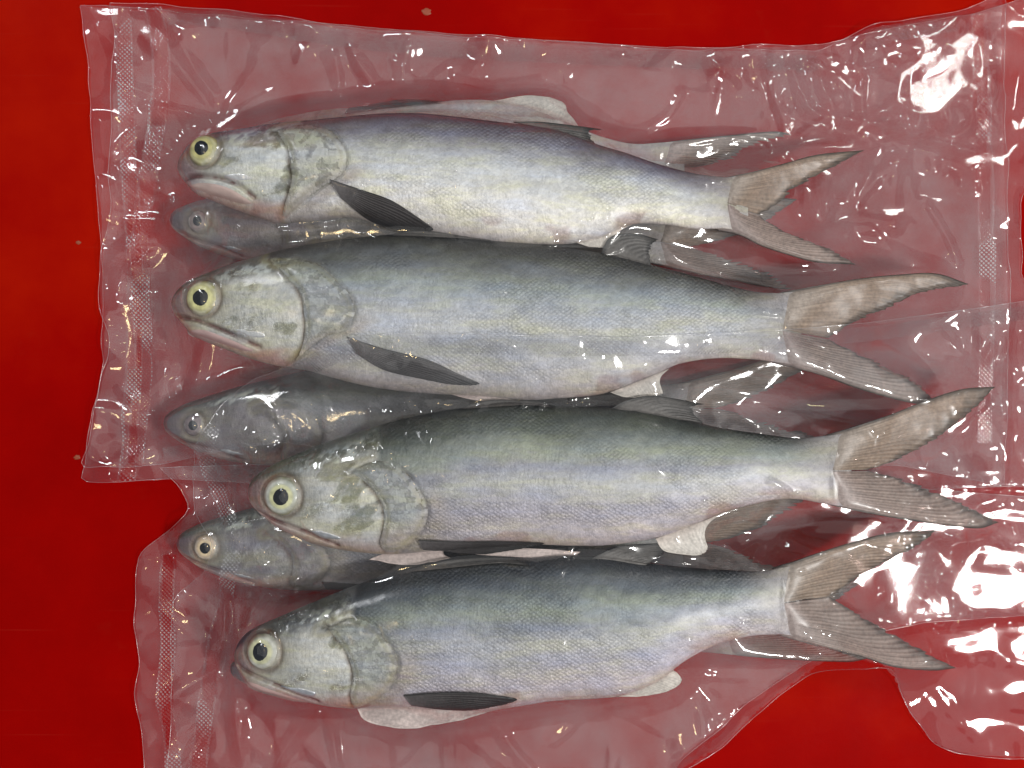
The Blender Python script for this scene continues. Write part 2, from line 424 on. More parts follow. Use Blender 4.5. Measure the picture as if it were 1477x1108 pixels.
        c = c * (1 - f[:, None]) + np.array([0.34, 0.29, 0.26]) * f[:, None]
        n = fbm(x / 5 + sd, y / 5, 9, 3)[:, None]; c = c * (0.88 + 0.24 * n)
        # head
        hm = s.headmask(x, y); n1 = fbm(x / 34 + sd * 3 + y / 60, y / 24, 2, 5); n2 = fbm(x / 7 + y / 14, y / 6 + sd, 4, 4); n3 = fbm(x / 44 + 5, y / 26 + sd, 6, 4)
        sil = np.array(s.d.get('cheek', (0.56, 0.555, 0.50))); hc = np.ones((len(x), 3)) * sil
        f = sstep(.46, .68, n1)[:, None] * .55; hc = hc * (1 - f) + np.array([0.52, 0.54, 0.36]) * f
        f = (sstep(.44, .66, n3) * (.45 + .55 * sstep(.42, .62, n2)) * sstep(.75, .1, v))[:, None] * .42; hc = hc * (1 - f) + np.array([0.16, 0.19, 0.21]) * f
        f = (sstep(.54, .72, n2) * (.3 + .7 * sstep(.4, .6, n1)))[:, None] * .6; hc = hc * (1 - f) + np.array([0.80, 0.82, 0.80]) * f; hc = hc * (.86 + .28 * fbm(x / 2.6, y / 2.6, 3, 2))[:, None]
        p_ = s.d.get('plain', 0); hc = hc * (1 - p_) + sil * p_
        de = np.hypot(x - s.eye[0], y - s.eye[1]); ds = x - s.x0
        f = (1 - sstep(1.05, 2.3, de / s.er))[:, None] * .75; hc = hc * (1 - f) + np.array([0.36, 0.34, 0.27]) * f
        f = ((1 - sstep(24, 60, ds + 14 * n1)) * (1 - .4 * sstep(.3, .8, v)))[:, None] * .92; hc = hc * (1 - f) + np.array(s.d.get('snout', (0.21, 0.125, 0.12))) * f
        f = sstep(-.42, -.80, v + .3 * (n1 - .5))[:, None] * .85; hc = hc * (1 - f) + np.array(pal[1]) * 1.25 * f
        f = (sstep(-.92, -.70, v) * sstep(-.50, -.62, v) * sstep(50, 90, ds) * sstep(.46, .56, n2))[:, None] * .7; hc = hc * (1 - f) + np.array([.62, .66, .60]) * f
        f = sstep(.55, .92, v + .2 * (n1 - .5))[:, None] * .85; hc = hc * (1 - f) + np.array([0.46, 0.33, 0.29]) * f
        c = c * (1 - hm[:, None]) + hc * hm[:, None]
        # shoulder patch behind the gill: pinkish silver
        g = s.gill[np.argsort(s.gill[:, 1])]; gx = np.interp(y, g[:, 1], g[:, 0])
        f = (np.exp(-((x - gx - 14) / 14) ** 2) * sstep(-.1, .35, v) * (1 - hm))[:, None] * .8
        c = c * (1 - f) + np.array([.50, .42, .36]) * f
        # lines
        for ln, w, k, cc in ((s.groove, 2.6, .85, (.10, .06, .03)), (s.gill, 4.0, .40, (.17, .14, .08)), (s.mouth, 3.0, .95, (.12, .035, .03))):
            d = dist_line(x, y, ln)[0]; f = (np.exp(-(d / w) ** 2) * k * (.45 + .55 * sstep(.35, .6, fbm(x / 16, y / 16 + sd, 5, 3))))[:, None]; c = c * (1 - f) + np.array(cc) * f
        d = dist_line(x, y, s.gill)[0]; f = (np.exp(-((d - 7) / 4.0) ** 2) * hm * .5)[:, None]; c = c * (1 - f) + np.array((.24, .21, .09)) * f
        f = (np.exp(-((x - s.eye[0] - 8) / (s.er * .9)) ** 2 - ((y - s.eye[1] + s.er * 1.12) / 5.5) ** 2) * .8 * sstep(.3, .5, fbm(x / 9, y / 6 + sd, 7, 3)))[:, None]; c = c * (1 - f) + np.array((.045, .045, .035)) * f  # upper-lid shading painted into the skin above the eye
        f = np.exp(-((de - s.er * 1.1) / 3.5) ** 2)[:, None] * .6; c = c * (1 - f) + np.array((.16, .10, .06)) * f
        # red bruise stains
        f = (sstep(.62, .72, fbm(x / 60 + sd * 7, y / 40, 8, 3)) * sstep(.55, .8, v))[:, None] * .5
        c = c * (1 - f) + np.array((.42, .20, .16)) * f
        shine = np.clip(hm * (0.15 + 0.75 * sstep(.42, .62, n1)) * sstep(30, 70, ds) * (1 - sstep(.5, .8, v)) + (1 - hm) * (0.26 + 0.25 * np.exp(-((x - gx) / 70) ** 2)), 0, 1)
        shine = shine * (1 - np.exp(-(de / (s.er * 1.5)) ** 2)) * s.d.get('gloss', 1.0)
        scal = (1 - hm) * (1 - sstep(.90, 1.0, q)) * (0.2 + 1.0 * sstep(.4, .66, fbm(x / 110, y / 36 + sd, 3, 3))) * (1 - .6 * sstep(.5, .9, v))
        return c, np.stack([hm, shine, np.clip(scal, 0, 1)], -1)
    def add_z(s, x, y, z): s.finz.append((x, y, z))
    def patch(s, name, poly, sp, zf, mat, colf, parent=None, label=None):
        x, y, f, d = poly_grid(poly, sp); z = zf(x, y, d)
        c, m = colf(x, y, d)
        o = mk(name, W(x, y, z), f, mat, parent or s.root, col=c, mask=m, uv=np.stack([x, y], -1))
        if label: o['label'] = label
        s.add_z(x, y, z); return o
    def fin(s, name, base, lead, trail, outer, rays, colours, zt, lift=1.5, margin=.14, clear=.1, rag=3.0, label=None, over=False, edge_dark=1.0):
        base, lead, trail, outer = (s.P(q) for q in (base, lead, trail, outer))
        Ln = max(np.hypot(*np.diff(smooth_curve(lead, 30), axis=0).T).sum(), 20)
        nr = int(rays * 5 + 1); nt = int(max(Ln / (3.0 / s.res), 8))
        P, si, ti = coons(base, lead, trail, outer, nr, nt)
        rr = np.random.default_rng(s.seed * 31 + len(name) + int(rays))
        # ragged ray ends
        jag = np.repeat(rr.random(int(rays) + 1) * rag, 5)[:nr] - np.abs(np.sin(np.linspace(0, math.pi * rays, nr))) * rag * .45
        jag = jag + (fbm(np.linspace(0, rays * 2.2, nr), np.zeros(nr), 5, 2) - .5) * rag * 1.6
        d = P[:, -1] - P[:, -4]; d /= np.maximum(np.hypot(d[:, 0], d[:, 1])[:, None], 1e-6)
        wgt = sstep(.65, 1, ti)[..., None]; edge_w = np.sin(np.clip(si, 0, 1) * math.pi)[..., None] ** .3
        P = P + d[:, None] * jag[:, None, None] * wgt * edge_w
        x, y = P[..., 0], P[..., 1]
        if over: zb = s.Z(x, y, False)
        else:
            zb = np.minimum(s.Z(x, y, False), s.zc(x) + 3); zb = np.maximum(zb, s.zc(x))
        if 'tail' in name: zb = zb - 6.0 * (1 - sstep(0, .15, ti)) + 3.2 * sstep(.04, .16, ti) * (1 - sstep(.18, .5, ti)) * sstep(0, .2, si)
        z = zb + lift + zt * ti ** 1.3
        z = z + np.cos(si * rays * 2 * math.pi) * (.12 if colours[0][0] > .5 else .4) * sstep(.08, .4, ti) + (fbm(x / 40, y / 30 + s.seed, 6, 2) - .5) * 5 * ti
        cb, cm, ce = [np.array(q) for q in colours]
        t = ti[..., None]; c = cb * (1 - sstep(0, .5, t)) + cm * sstep(0, .5, t)
        e = .85 * sstep(1 - margin * 1.5, 1, ti + .12 * (fbm(x / 12, y / 12, 2, 3) - .5)) * edge_dark
        e = np.maximum(e, (1 - sstep(0, margin, si + .03 * (fbm(x / 16, y / 9, 4, 2) - .5))) * .9)
        c = c * (1 - e[..., None]) + ce * e[..., None]
        stk = (fbm(si * rays * 1.9 + s.seed, ti * 2.5, 3, 3) - .5) * (.3 if cb[0] > .5 else 1)
        c = c * (1 + (-.04 + .05 * np.cos(si * rays * 2 * math.pi) + .55 * stk) * sstep(.03, .3, ti))[..., None] * (0.8 + .4 * fbm(x / 18, y / 14, 7, 3))[..., None]
        n = nr * nt; th = (3.2 * (1 - sstep(0, .4, ti)) + 1.1)
        v = np.vstack([W(x.ravel(), y.ravel(), z.ravel()), W(x.ravel(), y.ravel(), (z - th).ravel())])
        f = grid_faces(nr, nt); i = np.arange(n).reshape(nr, nt)
        rim = np.concatenate([i[0, :], i[1:, -1], i[-1, -2::-1], i[-2:0:-1, 0]])
        r2 = np.roll(rim, -1); side = np.stack([rim, r2, r2 + n, rim + n], -1)
        F = np.vstack([f[:, ::-1], f + n, side])
        cc = np.vstack([c.reshape(-1, 3)] * 2)
        clr = np.clip(clear * sstep(.1, .5, ti) * (1 - .5 * e), 0, 1).ravel(); m = np.stack([np.r_[clr, clr]] + [np.zeros(2 * n)] * 2, -1)
        uv = np.stack([np.r_[x.ravel(), x.ravel()], np.r_[y.ravel(), y.ravel()]], -1)
        o = mk(name, v, F, M_FIN, s.root, col=cc, mask=m, uv=uv)
        if label: o['label'] = label
        s.add_z(x.ravel(), y.ravel(), z.ravel())
        return o
    def build(s):
        d = s.d
        # body
        n1 = int(22 * s.res) + 3; n2 = int((s.xe - s.x0 - 40) / (2.2 / s.res))
        xs = np.r_[s.x0 + 0.05 + 40 * (np.linspace(0, 1, n1, endpoint=False) ** 2), np.linspace(s.x0 + 40, s.xe, n2)]
        na = int(86 * s.res); nb = 22
        th = np.r_[np.linspace(0, math.pi, na), math.pi + np.linspace(0, math.pi, nb + 2)[1:-1]]
        X, TH = np.meshgrid(xs, th, indexing='ij')
        a, b = s.tb(X); h = (b - a) / 2; v = -np.cos(TH)
        Y = (a + b) / 2 + h * v
        w = np.sqrt(np.maximum(1 - np.abs(v) ** 2.1, 0)); up_ = np.sin(TH) >= -1e-9
        Zt = s.zc(X) + s.T(X) * w; Zb = s.zc(X) - np.maximum(s.T(X), .5) * w * .98 - 13 * np.clip((X - s.xt) / s.ext, 0, 1)
        dd = s.disp(X.ravel(), Y.ravel()).reshape(X.shape)
        Zt = Zt + dd * np.minimum(1, w * 1.5) * np.clip(s.T(X) / 12, 0, 1)
        Zz = np.where(up_, Zt, Zb)
        r, c = X.shape; i = np.arange(r * c).reshape(r, c); j = np.roll(i, -1, 1)
        f = np.stack([i[:-1].ravel(), i[1:].ravel(), j[1:].ravel(), j[:-1].ravel()], -1)
        col, mask = s.colour(X.ravel(), Y.ravel())
        arc = Y
        s.body = mk('body', W(X.ravel(), Y.ravel(), Zz.ravel()), f[:, ::-1], M_SKIN, s.root, col=col, mask=mask, uv=np.stack([X.ravel(), arc.ravel()], -1))
        cf = lambda x, y, dd: s.colour(x, y)
        # gill cover: plate between the groove and the gill opening, its rear edge standing proud
        poly = np.vstack([s.groove + np.array([1.5, 0]), s.gill[::-1]])
        s.patch('gill_cover', poly, 2.2 / s.res, lambda x, y, dd: s.Z(x, y, False) + s.bulge(x, y) + (fbm(x / 16, y / 12 + s.seed, 3, 3) - .5) * 3 - .6 + 3.2 * sstep(0, 10, dd), M_SKIN, 
                lambda x, y, dd: s.gillcol(x, y, dd))
        # eye
        an = np.linspace(0, 2 * math.pi, 40, endpoint=False)
        ex, ey = s.eye; R = s.er
        zc_ = float(s.Z(np.array([ex]), np.array([ey]), False)[0]); 
        gx = float(s.Z(np.array([ex + 14]), np.array([ey]), False)[0] - s.Z(np.array([ex - 14]), np.array([ey]), False)[0]) / 28
        gy = float(s.Z(np.array([ex]), np.array([ey + 14]), False)[0] - s.Z(np.array([ex]), np.array([ey - 14]), False)[0]) / 28
        gx *= .45; gy *= .45
        def dome(x, y):
            r = np.hypot(x - ex, y - ey) / R
            return zc_ + gx * (x - ex) + gy * (y - ey) + R * .42 * np.sqrt(np.maximum(1.06 - r * r, 0)) - 3.5 - 3 * sstep(.85, 1, r)
        ring = np.array(d['iris']); outer = np.array(d['sclera'])
        def icol(x, y, dd):
            r = np.hypot(x - s.pcen[0], y - s.pcen[1]) / s.pr; r2 = np.hypot(x - ex, y - ey) / R
            n = fbm(x / 6, y / 6 + s.seed, 3, 3)
            t = sstep(1.35, 1.6, r)[:, None]; c = ring * (1 - t) + outer * t
            t = (np.exp(-((r - 1.55) / .10) ** 2) * .25)[:, None]; c = c * (1 - t) + ring * .55 * t
            t = sstep(.80, 1.0, r2)[:, None]; c = c * (1 - t) + ring * .42 * t
            t = (sstep(.45, .65, fbm(x / 15 + s.seed, y / 15, 6, 3)) * sstep(1.5, 1.9, r) * .5)[:, None]; c = c * (1 - t) + np.array((.62, .62, .55)) * t
            t = (sstep(.5, .8, (x - ex) / R * .7 + (y - ey) / R * .6) * .35)[:, None]; c = c * (1 - t) + np.array((.34, .26, .14)) * t
            return c * (.65 + .7 * n)[:, None], np.zeros((len(x), 3))
        circ = lambda cx, cy, rad: np.stack([cx + rad * np.cos(an), cy + rad * np.sin(an)], -1)
        e = s.patch('eye', circ(ex, ey, R), max(1.6, R / 16), lambda x, y, dd: dome(x, y), M_IRIS, icol)
        s.patch('pupil', s.pcen + (circ(0, 0, s.pr)) * np.array([.95, 1.04]) * (1 + .035 * np.sin(an * 2 + s.seed) + .02 * np.sin(an * 3 + 2 * s.seed))[:, None], max(1.2, s.pr / 9), lambda x, y, dd: dome(x, y) + .15 + .9 * sstep(0, 4, dd), M_PUPIL,
                lambda x, y, dd: (np.zeros((len(x), 3)), np.zeros((len(x), 3))), parent=e)
        # lower jaw and upper jaw plate
        jc = np.array(d.get('jaw_col', (.52, .38, .34)))
        s.patch('lower_jaw', smooth_curve(np.vstack([s.P(d['jaw']), s.P(d['jaw'])[:1]]), 60)[:-1], 1.8 / s.res,
                lambda x, y, dd: np.maximum(s.Z(x, y, False), s.zc(x) + 3) - 2 + 5.0 * sstep(0, 9, dd), M_JAW,
                lambda x, y, dd: (jc * (.62 + .38 * sstep(0, 5, dd) + .35 * (fbm(x / 14, y / 6 + s.seed, 4, 3) - .5))[:, None], np.zeros((len(x), 3))))
        pc = np.array(d.get('plate_col', (.62, .63, .62)))
        s.patch('upper_jaw_plate', smooth_curve(np.vstack([s.P(d['plate']), s.P(d['plate'])[:1]]), 40)[:-1], 1.6 / s.res,
                lambda x, y, dd: s.Z(x, y, False) - 2.0 + 4.2 * sstep(0, 3.5, dd), M_PLATE,
                lambda x, y, dd: (pc * (.55 + .45 * sstep(0, 3, dd) + .5 * (fbm(x / 5, y / 4, 5, 3) - .5))[:, None], np.zeros((len(x), 3))))
        for fn in d['fins']:
            s.fin(**fn)
    def gillcol(s, x, y, dd):
        c, m = s.colour(x, y)
        hm = m[:, 0]
        n = fbm(x / 9 + y / 20, y / 8 + s.seed * 2, 5, 5)
        base = np.array(s.d.get('cheek', (.46, .48, .46))) * .9 * (.7 + .6 * n)[:, None]
        f = sstep(.46, .68, fbm(x / 24 + 3 + s.seed, y / 18, 8, 5))[:, None] * .34; base = base * (1 - f) + np.array([.15, .17, .18]) * f
        f = sstep(.52, .70, n)[:, None] * .6; base = base * (1 - f) + np.array([.75, .76, .74]) * f; base = base * (.86 + .28 * fbm(x / 2.6, y / 2.6, 3, 2))[:, None]
        a, b = s.tb(x); v = (y - (a + b) / 2) / ((b - a) / 2)
        f = sstep(.35, .8, v)[:, None] * .7; base = base * (1 - f) + np.array([.47, .37, .32]) * f
        f = sstep(-.25, -.55, v)[:, None] * .4; base = base * (1 - f) + np.array([.34, .38, .24]) * f
        p_ = s.d.get('plain', 0); base = base * (1 - p_) + np.array(s.d.get('cheek', (.46, .48, .46))) * p_
        d2 = dist_line(x, y, s.gill)[0]; sk, _m = s.colour(x + 22, y); g_ = (sstep(2, 20, d2 + 8 * (n - .5)))[:, None]
        c = base * g_ + (base * .35 + sk * .65) * (1 - g_)
        e = (1 - sstep(0, 4, dd))[:, None] * .5 * sstep(.3, .6, fbm(x / 20, y / 20 + s.seed, 9, 3))[:, None]; c = c * (1 - e) + np.array([.15, .11, .045]) * e
        e = np.exp(-((dd - 6) / 2.5) ** 2)[:, None] * .35; c = c * (1 - e) + np.array([.34, .31, .16]) * e
        m[:, 0] = 1; m[:, 2] = 0; m[:, 1] = (.25 + .6 * sstep(.4, .6, n)) * (1 - .6 * sstep(.3, .8, v)) * s.d.get('gloss', 1.0)
        return c, m
    def raster(s, F):
        m = (FX > s.x0) & (FX < s.xe); a, b = s.tb(FX); m &= (FY > a) & (FY < b)
        z = s.Z(FX[m], FY[m], False) + .35 * (s.Z(FX[m], FY[m]) - s.Z(FX[m], FY[m], False)); F[m] = np.maximum(F[m], z)
        for x, y, z in s.finz:
            for ox in (0, 1):
                for oy in (0, 1):
                    i = np.clip(((x - GX[0]) / SP).astype(int) + ox, 0, len(GX) - 1); j = np.clip(((y - GY[0]) / SP).astype(int) + oy, 0, len(GY) - 1)
                    np.maximum.at(F, (j, i), z)

TAN = ((.34, .29, .25), (.36, .27, .20), (.045, .035, .03))
TAN2 = ((.36, .29, .27), (.36, .28, .24), (.06, .045, .04))
BLACK = ((.10, .09, .09), (.035, .03, .03), (.012, .012, .012))
DARK = ((.14, .13, .12), (.09, .085, .08), (.02, .02, .02))
PALE = ((.62, .54, .48), (.74, .69, .62), (.72, .66, .58))
PINK = ((.60, .49, .46), (.72, .61, .57), (.70, .57, .53))

def tail(up_base, mid, low_base, lead1, tip1, trail1, notch, trail2, tip2, lead2, droop=-18):
    # two lobes of one forked tail fin
    return [dict(name='tail_fin_upper_lobe', base=[up_base, mid], lead=[up_base] + lead1 + [tip1], trail=[mid, notch], outer=[tip1] + trail1 + [notch], rays=17, colours=TAN, zt=droop, lift=1.0, clear=.22, rag=4.5, margin=.10),
            dict(name='tail_fin_lower_lobe', base=[low_base, (mid[0], mid[1] + 2)], lead=[low_base] + lead2 + [tip2], trail=[(mid[0], mid[1] + 2), (notch[0] + 1, notch[1] + 2)], outer=[tip2] + trail2[::-1] + [(notch[0] + 1, notch[1] + 2)], rays=16, colours=TAN2, zt=droop * 1.1, lift=1.0, clear=.22, rag=4.5, margin=.07)]

PAL_PURPLE = [(.07, .055, .065), (.13, .11, .14), (.21, .20, .25), (.38, .39, .43), (.62, .65, .64), (.74, .76, .73), (.80, .80, .75), (.84, .82, .75), (.86, .81, .73), (.76, .65, .58)]
PAL_BLUE = [(.022, .022, .02), (.055, .055, .045), (.15, .17, .17), (.30, .36, .37), (.45, .49, .54), (.56, .58, .57), (.50, .53, .58), (.55, .56, .59), (.64, .60, .59), (.66, .54, .49)]
PAL_GREEN = [(.018, .022, .018), (.045, .055, .038), (.12, .15, .12), (.28, .33, .27), (.31, .32, .37), (.45, .47, .49), (.40, .40, .46), (.49, .45, .50), (.60, .52, .53), (.62, .49, .47)]
PAL_DARK = [(.008, .010, .013), (.018, .026, .034), (.07, .10, .12), (.24, .30, .27), (.25, .28, .34), (.50, .51, .54), (.47, .46, .52), (.56, .51, .56), (.68, .58, .60), (.56, .46, .43)]
PAL_PALE = [(.20, .19, .19), (.26, .25, .25), (.33, .32, .32), (.40, .38, .38), (.46, .43, .42), (.50, .47, .45), (.54, .49, .46), (.58, .52, .48), (.60, .54, .49), (.60, .53, .48)]

F1 = dict(pal=PAL_PURPLE, cheek=(.60, .61, .57), gloss=1.15,
    top=[(256, 243), (258, 232), (264, 221), (275, 208), (290, 199), (310, 192), (340, 188), (370, 183), (400, 178), (450, 174), (500, 169), (550, 165), (600, 164), (650, 168), (700, 174), (760, 181), (810, 190), (860, 208), (900, 220), (950, 237), (1000, 250), (1045, 256)],
    bot=[(256, 243), (262, 256), (272, 268), (285, 281), (303, 288), (330, 299), (370, 313), (400, 322), (430, 321), (470, 316), (510, 314), (560, 328), (620, 335), (700, 348), (760, 352), (820, 352), (870, 342), (912, 324), (960, 324), (1000, 330), (1045, 330)],
    eye=(301, 222), er=23, pupil=(299, 220), pf=.46, iris=(.60, .56, .24), sclera=(.50, .48, .26),
    groove=[(405, 196), (411, 206), (420, 220), (425, 236), (427, 250), (429, 264), (424, 282), (410, 314)],
    gill=[(405, 194), (440, 186), (480, 196), (500, 218), (507, 240), (498, 262), (470, 278), (440, 300), (416, 316)],
    mouth=[(268, 262), (290, 258), (320, 262), (350, 272), (374, 290)],
    jaw=[(272, 266), (300, 264), (330, 269), (355, 281), (376, 298), (360, 303), (330, 295), (300, 285), (278, 276)],
    jaw_col=(.50, .37, .33), plate=[(325, 259), (348, 255), (374, 258), (381, 267), (362, 271), (342, 267)], plate_col=(.85, .85, .84),
    fins=[dict(name='pectoral_fin', base=[(484, 268), (497, 292)], lead=[(484, 268), (530, 283), (570, 297), (608, 320)], trail=[(497, 292), (530, 318), (565, 331)], outer=[(608, 320), (626, 334), (600, 335), (565, 331)], rays=12, colours=BLACK, zt=1, lift=4, over=True, rag=1.5, clear=0, label='black pectoral fin'),
          dict(name='dorsal_fin', base=[(740, 176), (820, 196)], lead=[(740, 176), (790, 177), (868, 186)], trail=[(820, 196), (850, 207), (861, 212)], outer=[(868, 186), (848, 189), (861, 212)], rays=9, colours=DARK, zt=-3, lift=2, rag=3),
          dict(name='pelvic_fin', base=[(600, 333), (650, 338)], lead=[(600, 333), (640, 342), (700, 351)], trail=[(650, 338), (690, 345), (712, 349)], outer=[(700, 351), (712, 349)], rays=5, colours=PALE, zt=-3, lift=2, rag=1),
          dict(name='anal_fin', base=[(912, 324), (830, 350)], lead=[(912, 324), (893, 333), (880, 346)], trail=[(830, 350), (850, 356)], outer=[(880, 346), (886, 357), (850, 356)], rays=20, colours=PALE, zt=-3, lift=2, rag=.8, edge_dark=.1)]
         + tail((1038, 257), (1042, 292), (1036, 331), [(1080, 249), (1130, 236), (1180, 223)], (1248, 216), [(1228, 226), (1195, 243), (1150, 268), (1125, 289)], (1099, 307), [(1112, 318), (1145, 337), (1180, 351), (1208, 364)], (1236, 381), [(1070, 340), (1100, 355), (1140, 368), (1180, 378)]))
F2 = dict(pal=PAL_BLUE,
    top=[(247, 438), (250, 428), (262, 413), (280, 402), (310, 390), (340, 379), (370, 371), (400, 362), (450, 352), (500, 345), (560, 339), (600, 338), (650, 342), (720, 348), (800, 355), (850, 362), (900, 372), (950, 385), (1000, 398), (1050, 412), (1090, 421), (1122, 423)],
    bot=[(247, 438), (252, 452), (262, 465), (275, 480), (290, 490), (320, 502), (360, 517), (400, 528), (440, 534), (480, 545), (520, 555), (560, 562), (620, 568), (700, 572), (760, 577), (800, 575), (860, 570), (900, 558), (950, 538), (980, 525), (1030, 517), (1080, 518), (1122, 523)],
    eye=(300, 432), er=25, pupil=(299, 432), pf=.46, iris=(.66, .64, .30), sclera=(.52, .50, .26),
    groove=[(392, 377), (402, 387), (430, 414), (441, 429), (446, 454), (446, 484), (438, 508), (424, 526)],
    gill=[(392, 375), (411, 383), (436, 377), (467, 387), (495, 411), (511, 429), (519, 451), (508, 476), (474, 489), (445, 510), (425, 528)],
    mouth=[(259, 458), (290, 463), (320, 474), (350, 487), (382, 502)],
    jaw=[(270, 474), (300, 472), (330, 482), (362, 496), (385, 509), (360, 512), (330, 503), (295, 491), (274, 484)],
    jaw_col=(.50, .34, .32), plate=[(336, 475), (365, 474), (391, 480), (391, 491), (366, 489)], plate_col=(.85, .86, .85),
    fins=[dict(name='pectoral_fin', base=[(508, 488), (520, 512)], lead=[(508, 488), (560, 505), (620, 520), (668, 542)], trail=[(520, 512), (560, 535), (620, 549)], outer=[(668, 542), (692, 554), (655, 555), (620, 549)], rays=12, colours=BLACK, zt=0, lift=4, over=True, rag=1.5, clear=0, label='black pectoral fin'),
          dict(name='first_dorsal_fin', base=[(560, 341), (680, 346)], lead=[(560, 341), (600, 334), (660, 338)], trail=[(680, 346), (715, 351)], outer=[(660, 338), (690, 342), (715, 351)], rays=8, colours=DARK, zt=-2, lift=7, over=True, rag=2),
          dict(name='second_dorsal_fin', base=[(866, 366), (938, 386)], lead=[(866, 366), (881, 342), (915, 337), (950, 345)], trail=[(938, 386), (938, 376)], outer=[(950, 345), (937, 354), (938, 376)], rays=9, colours=DARK, zt=-4, lift=2, rag=3),
          dict(name='pelvic_fin', base=[(640, 566), (700, 570)], lead=[(640, 566), (690, 578), (780, 586)], trail=[(700, 570), (740, 576), (782, 583)], outer=[(780, 586), (782, 583)], rays=5, colours=PINK, zt=-5, lift=2, rag=1),
          dict(name='anal_fin', base=[(965, 532), (880, 566)], lead=[(965, 532), (952, 544), (944, 556)], trail=[(880, 566), (900, 573)], outer=[(944, 556), (956, 567), (925, 573), (900, 573)], rays=20, colours=PALE, zt=-4, lift=2, rag=.8, edge_dark=.1)]
         + tail((1114, 424), (1120, 474), (1114, 523), [(1180, 412), (1240, 402), (1300, 396), (1350, 395)], (1397, 410), [(1370, 414), (1330, 421), (1300, 435), (1265, 451), (1225, 469)], (1198, 487), [(1230, 505), (1262, 521), (1300, 540), (1330, 560)], (1352, 581), [(1180, 540), (1230, 558), (1280, 573), (1325, 583)]))
F3 = dict(pal=PAL_GREEN,
    top=[(358, 712), (359, 702), (364, 692), (376, 681), (400, 667), (430, 654), (470, 638), (520, 622), (570, 607), (620, 596), (680, 587), (740, 581), (800, 585), (860, 587), (920, 593), (980, 604), (1040, 617), (1100, 626), (1150, 632), (1195, 628)],
    bot=[(358, 712), (361, 724), (368, 734), (380, 745), (400, 760), (430, 775), (460, 786), (500, 794), (550, 799), (590, 798), (640, 793), (700, 789), (760, 785), (820, 787), (880, 786), (950, 775), (1000, 757), (1050, 737), (1110, 722), (1150, 720), (1195, 728)],
    eye=(413, 713), er=27, pupil=(413, 713), pf=.43, iris=(.66, .66, .38), sclera=(.52, .55, .48),
    groove=[(530, 690), (539, 699), (551, 715), (558, 735), (556, 758), (550, 780), (556, 794)],
    gill=[(512, 678), (530, 668), (553, 662), (580, 671), (602, 692), (618, 719), (620, 741), (606, 768), (580, 794)],
    mouth=[(371, 736), (386, 743), (401, 749), (429, 758), (454, 767), (490, 784)],
    jaw=[(386, 749), (402, 755), (430, 765), (460, 776), (492, 790), (465, 786), (430, 774), (404, 762)],
    jaw_col=(.46, .28, .26), plate=[(448, 761), (470, 759), (496, 768), (495, 776), (470, 773)], plate_col=(.58, .60, .62),
    fins=[dict(name='pectoral_fin', base=[(606, 774), (612, 790)], lead=[(606, 774), (660, 777), (720, 777), (770, 780)], trail=[(612, 790), (660, 797), (700, 799)], outer=[(770, 780), (784, 782), (750, 791), (700, 799)], rays=10, colours=BLACK, zt=0, lift=5, over=True, rag=1.5, clear=0, label='narrow black pectoral fin'),
          dict(name='pelvic_fin', base=[(640, 792), (700, 789)], lead=[(640, 792), (700, 801), (790, 806)], trail=[(700, 789), (780, 792), (838, 797)], outer=[(790, 806), (825, 804), (838, 797)], rays=7, colours=PINK, zt=-5, lift=1, rag=1, edge_dark=.1),
          dict(name='throat_flap', base=[(560, 797), (640, 790)], lead=[(560, 797), (545, 802), (532, 808)], trail=[(640, 790), (640, 800), (650, 806)], outer=[(532, 808), (590, 816), (650, 806)], rays=5, colours=PINK, zt=-6, lift=1, rag=1, edge_dark=.1),
          dict(name='second_dorsal_fin', base=[(880, 590), (985, 606)], lead=[(880, 590), (905, 577), (945, 571), (1016, 583)], trail=[(985, 606), (1015, 612)], outer=[(1016, 583), (996, 589), (1015, 612)], rays=10, colours=DARK, zt=-4, lift=2, rag=4),
          dict(name='first_dorsal_fin', base=[(660, 590), (760, 583)], lead=[(660, 590), (700, 578), (740, 577)], trail=[(760, 583), (800, 588)], outer=[(740, 577), (780, 580), (800, 588)], rays=8, colours=DARK, zt=-2, lift=7, over=True, rag=2),
          dict(name='anal_fin', base=[(1050, 737), (945, 776)], lead=[(1050, 737), (1022, 751), (1004, 768)], trail=[(945, 776), (957, 794), (984, 800)], outer=[(1004, 768), (1016, 779), (1021, 792), (1008, 801), (984, 800)], rays=20, colours=PALE, zt=-4, lift=2, rag=.8, edge_dark=.1)]
         + tail((1188, 630), (1194, 678), (1188, 727), [(1240, 613), (1290, 596), (1340, 576), (1390, 561)], (1436, 558), [(1420, 574), (1398, 594), (1370, 618), (1340, 640), (1300, 663)], (1256, 679), [(1290, 689), (1330, 704), (1370, 721), (1402, 735)], (1442, 754), [(1260, 742), (1320, 752), (1380, 760), (1415, 762)]))
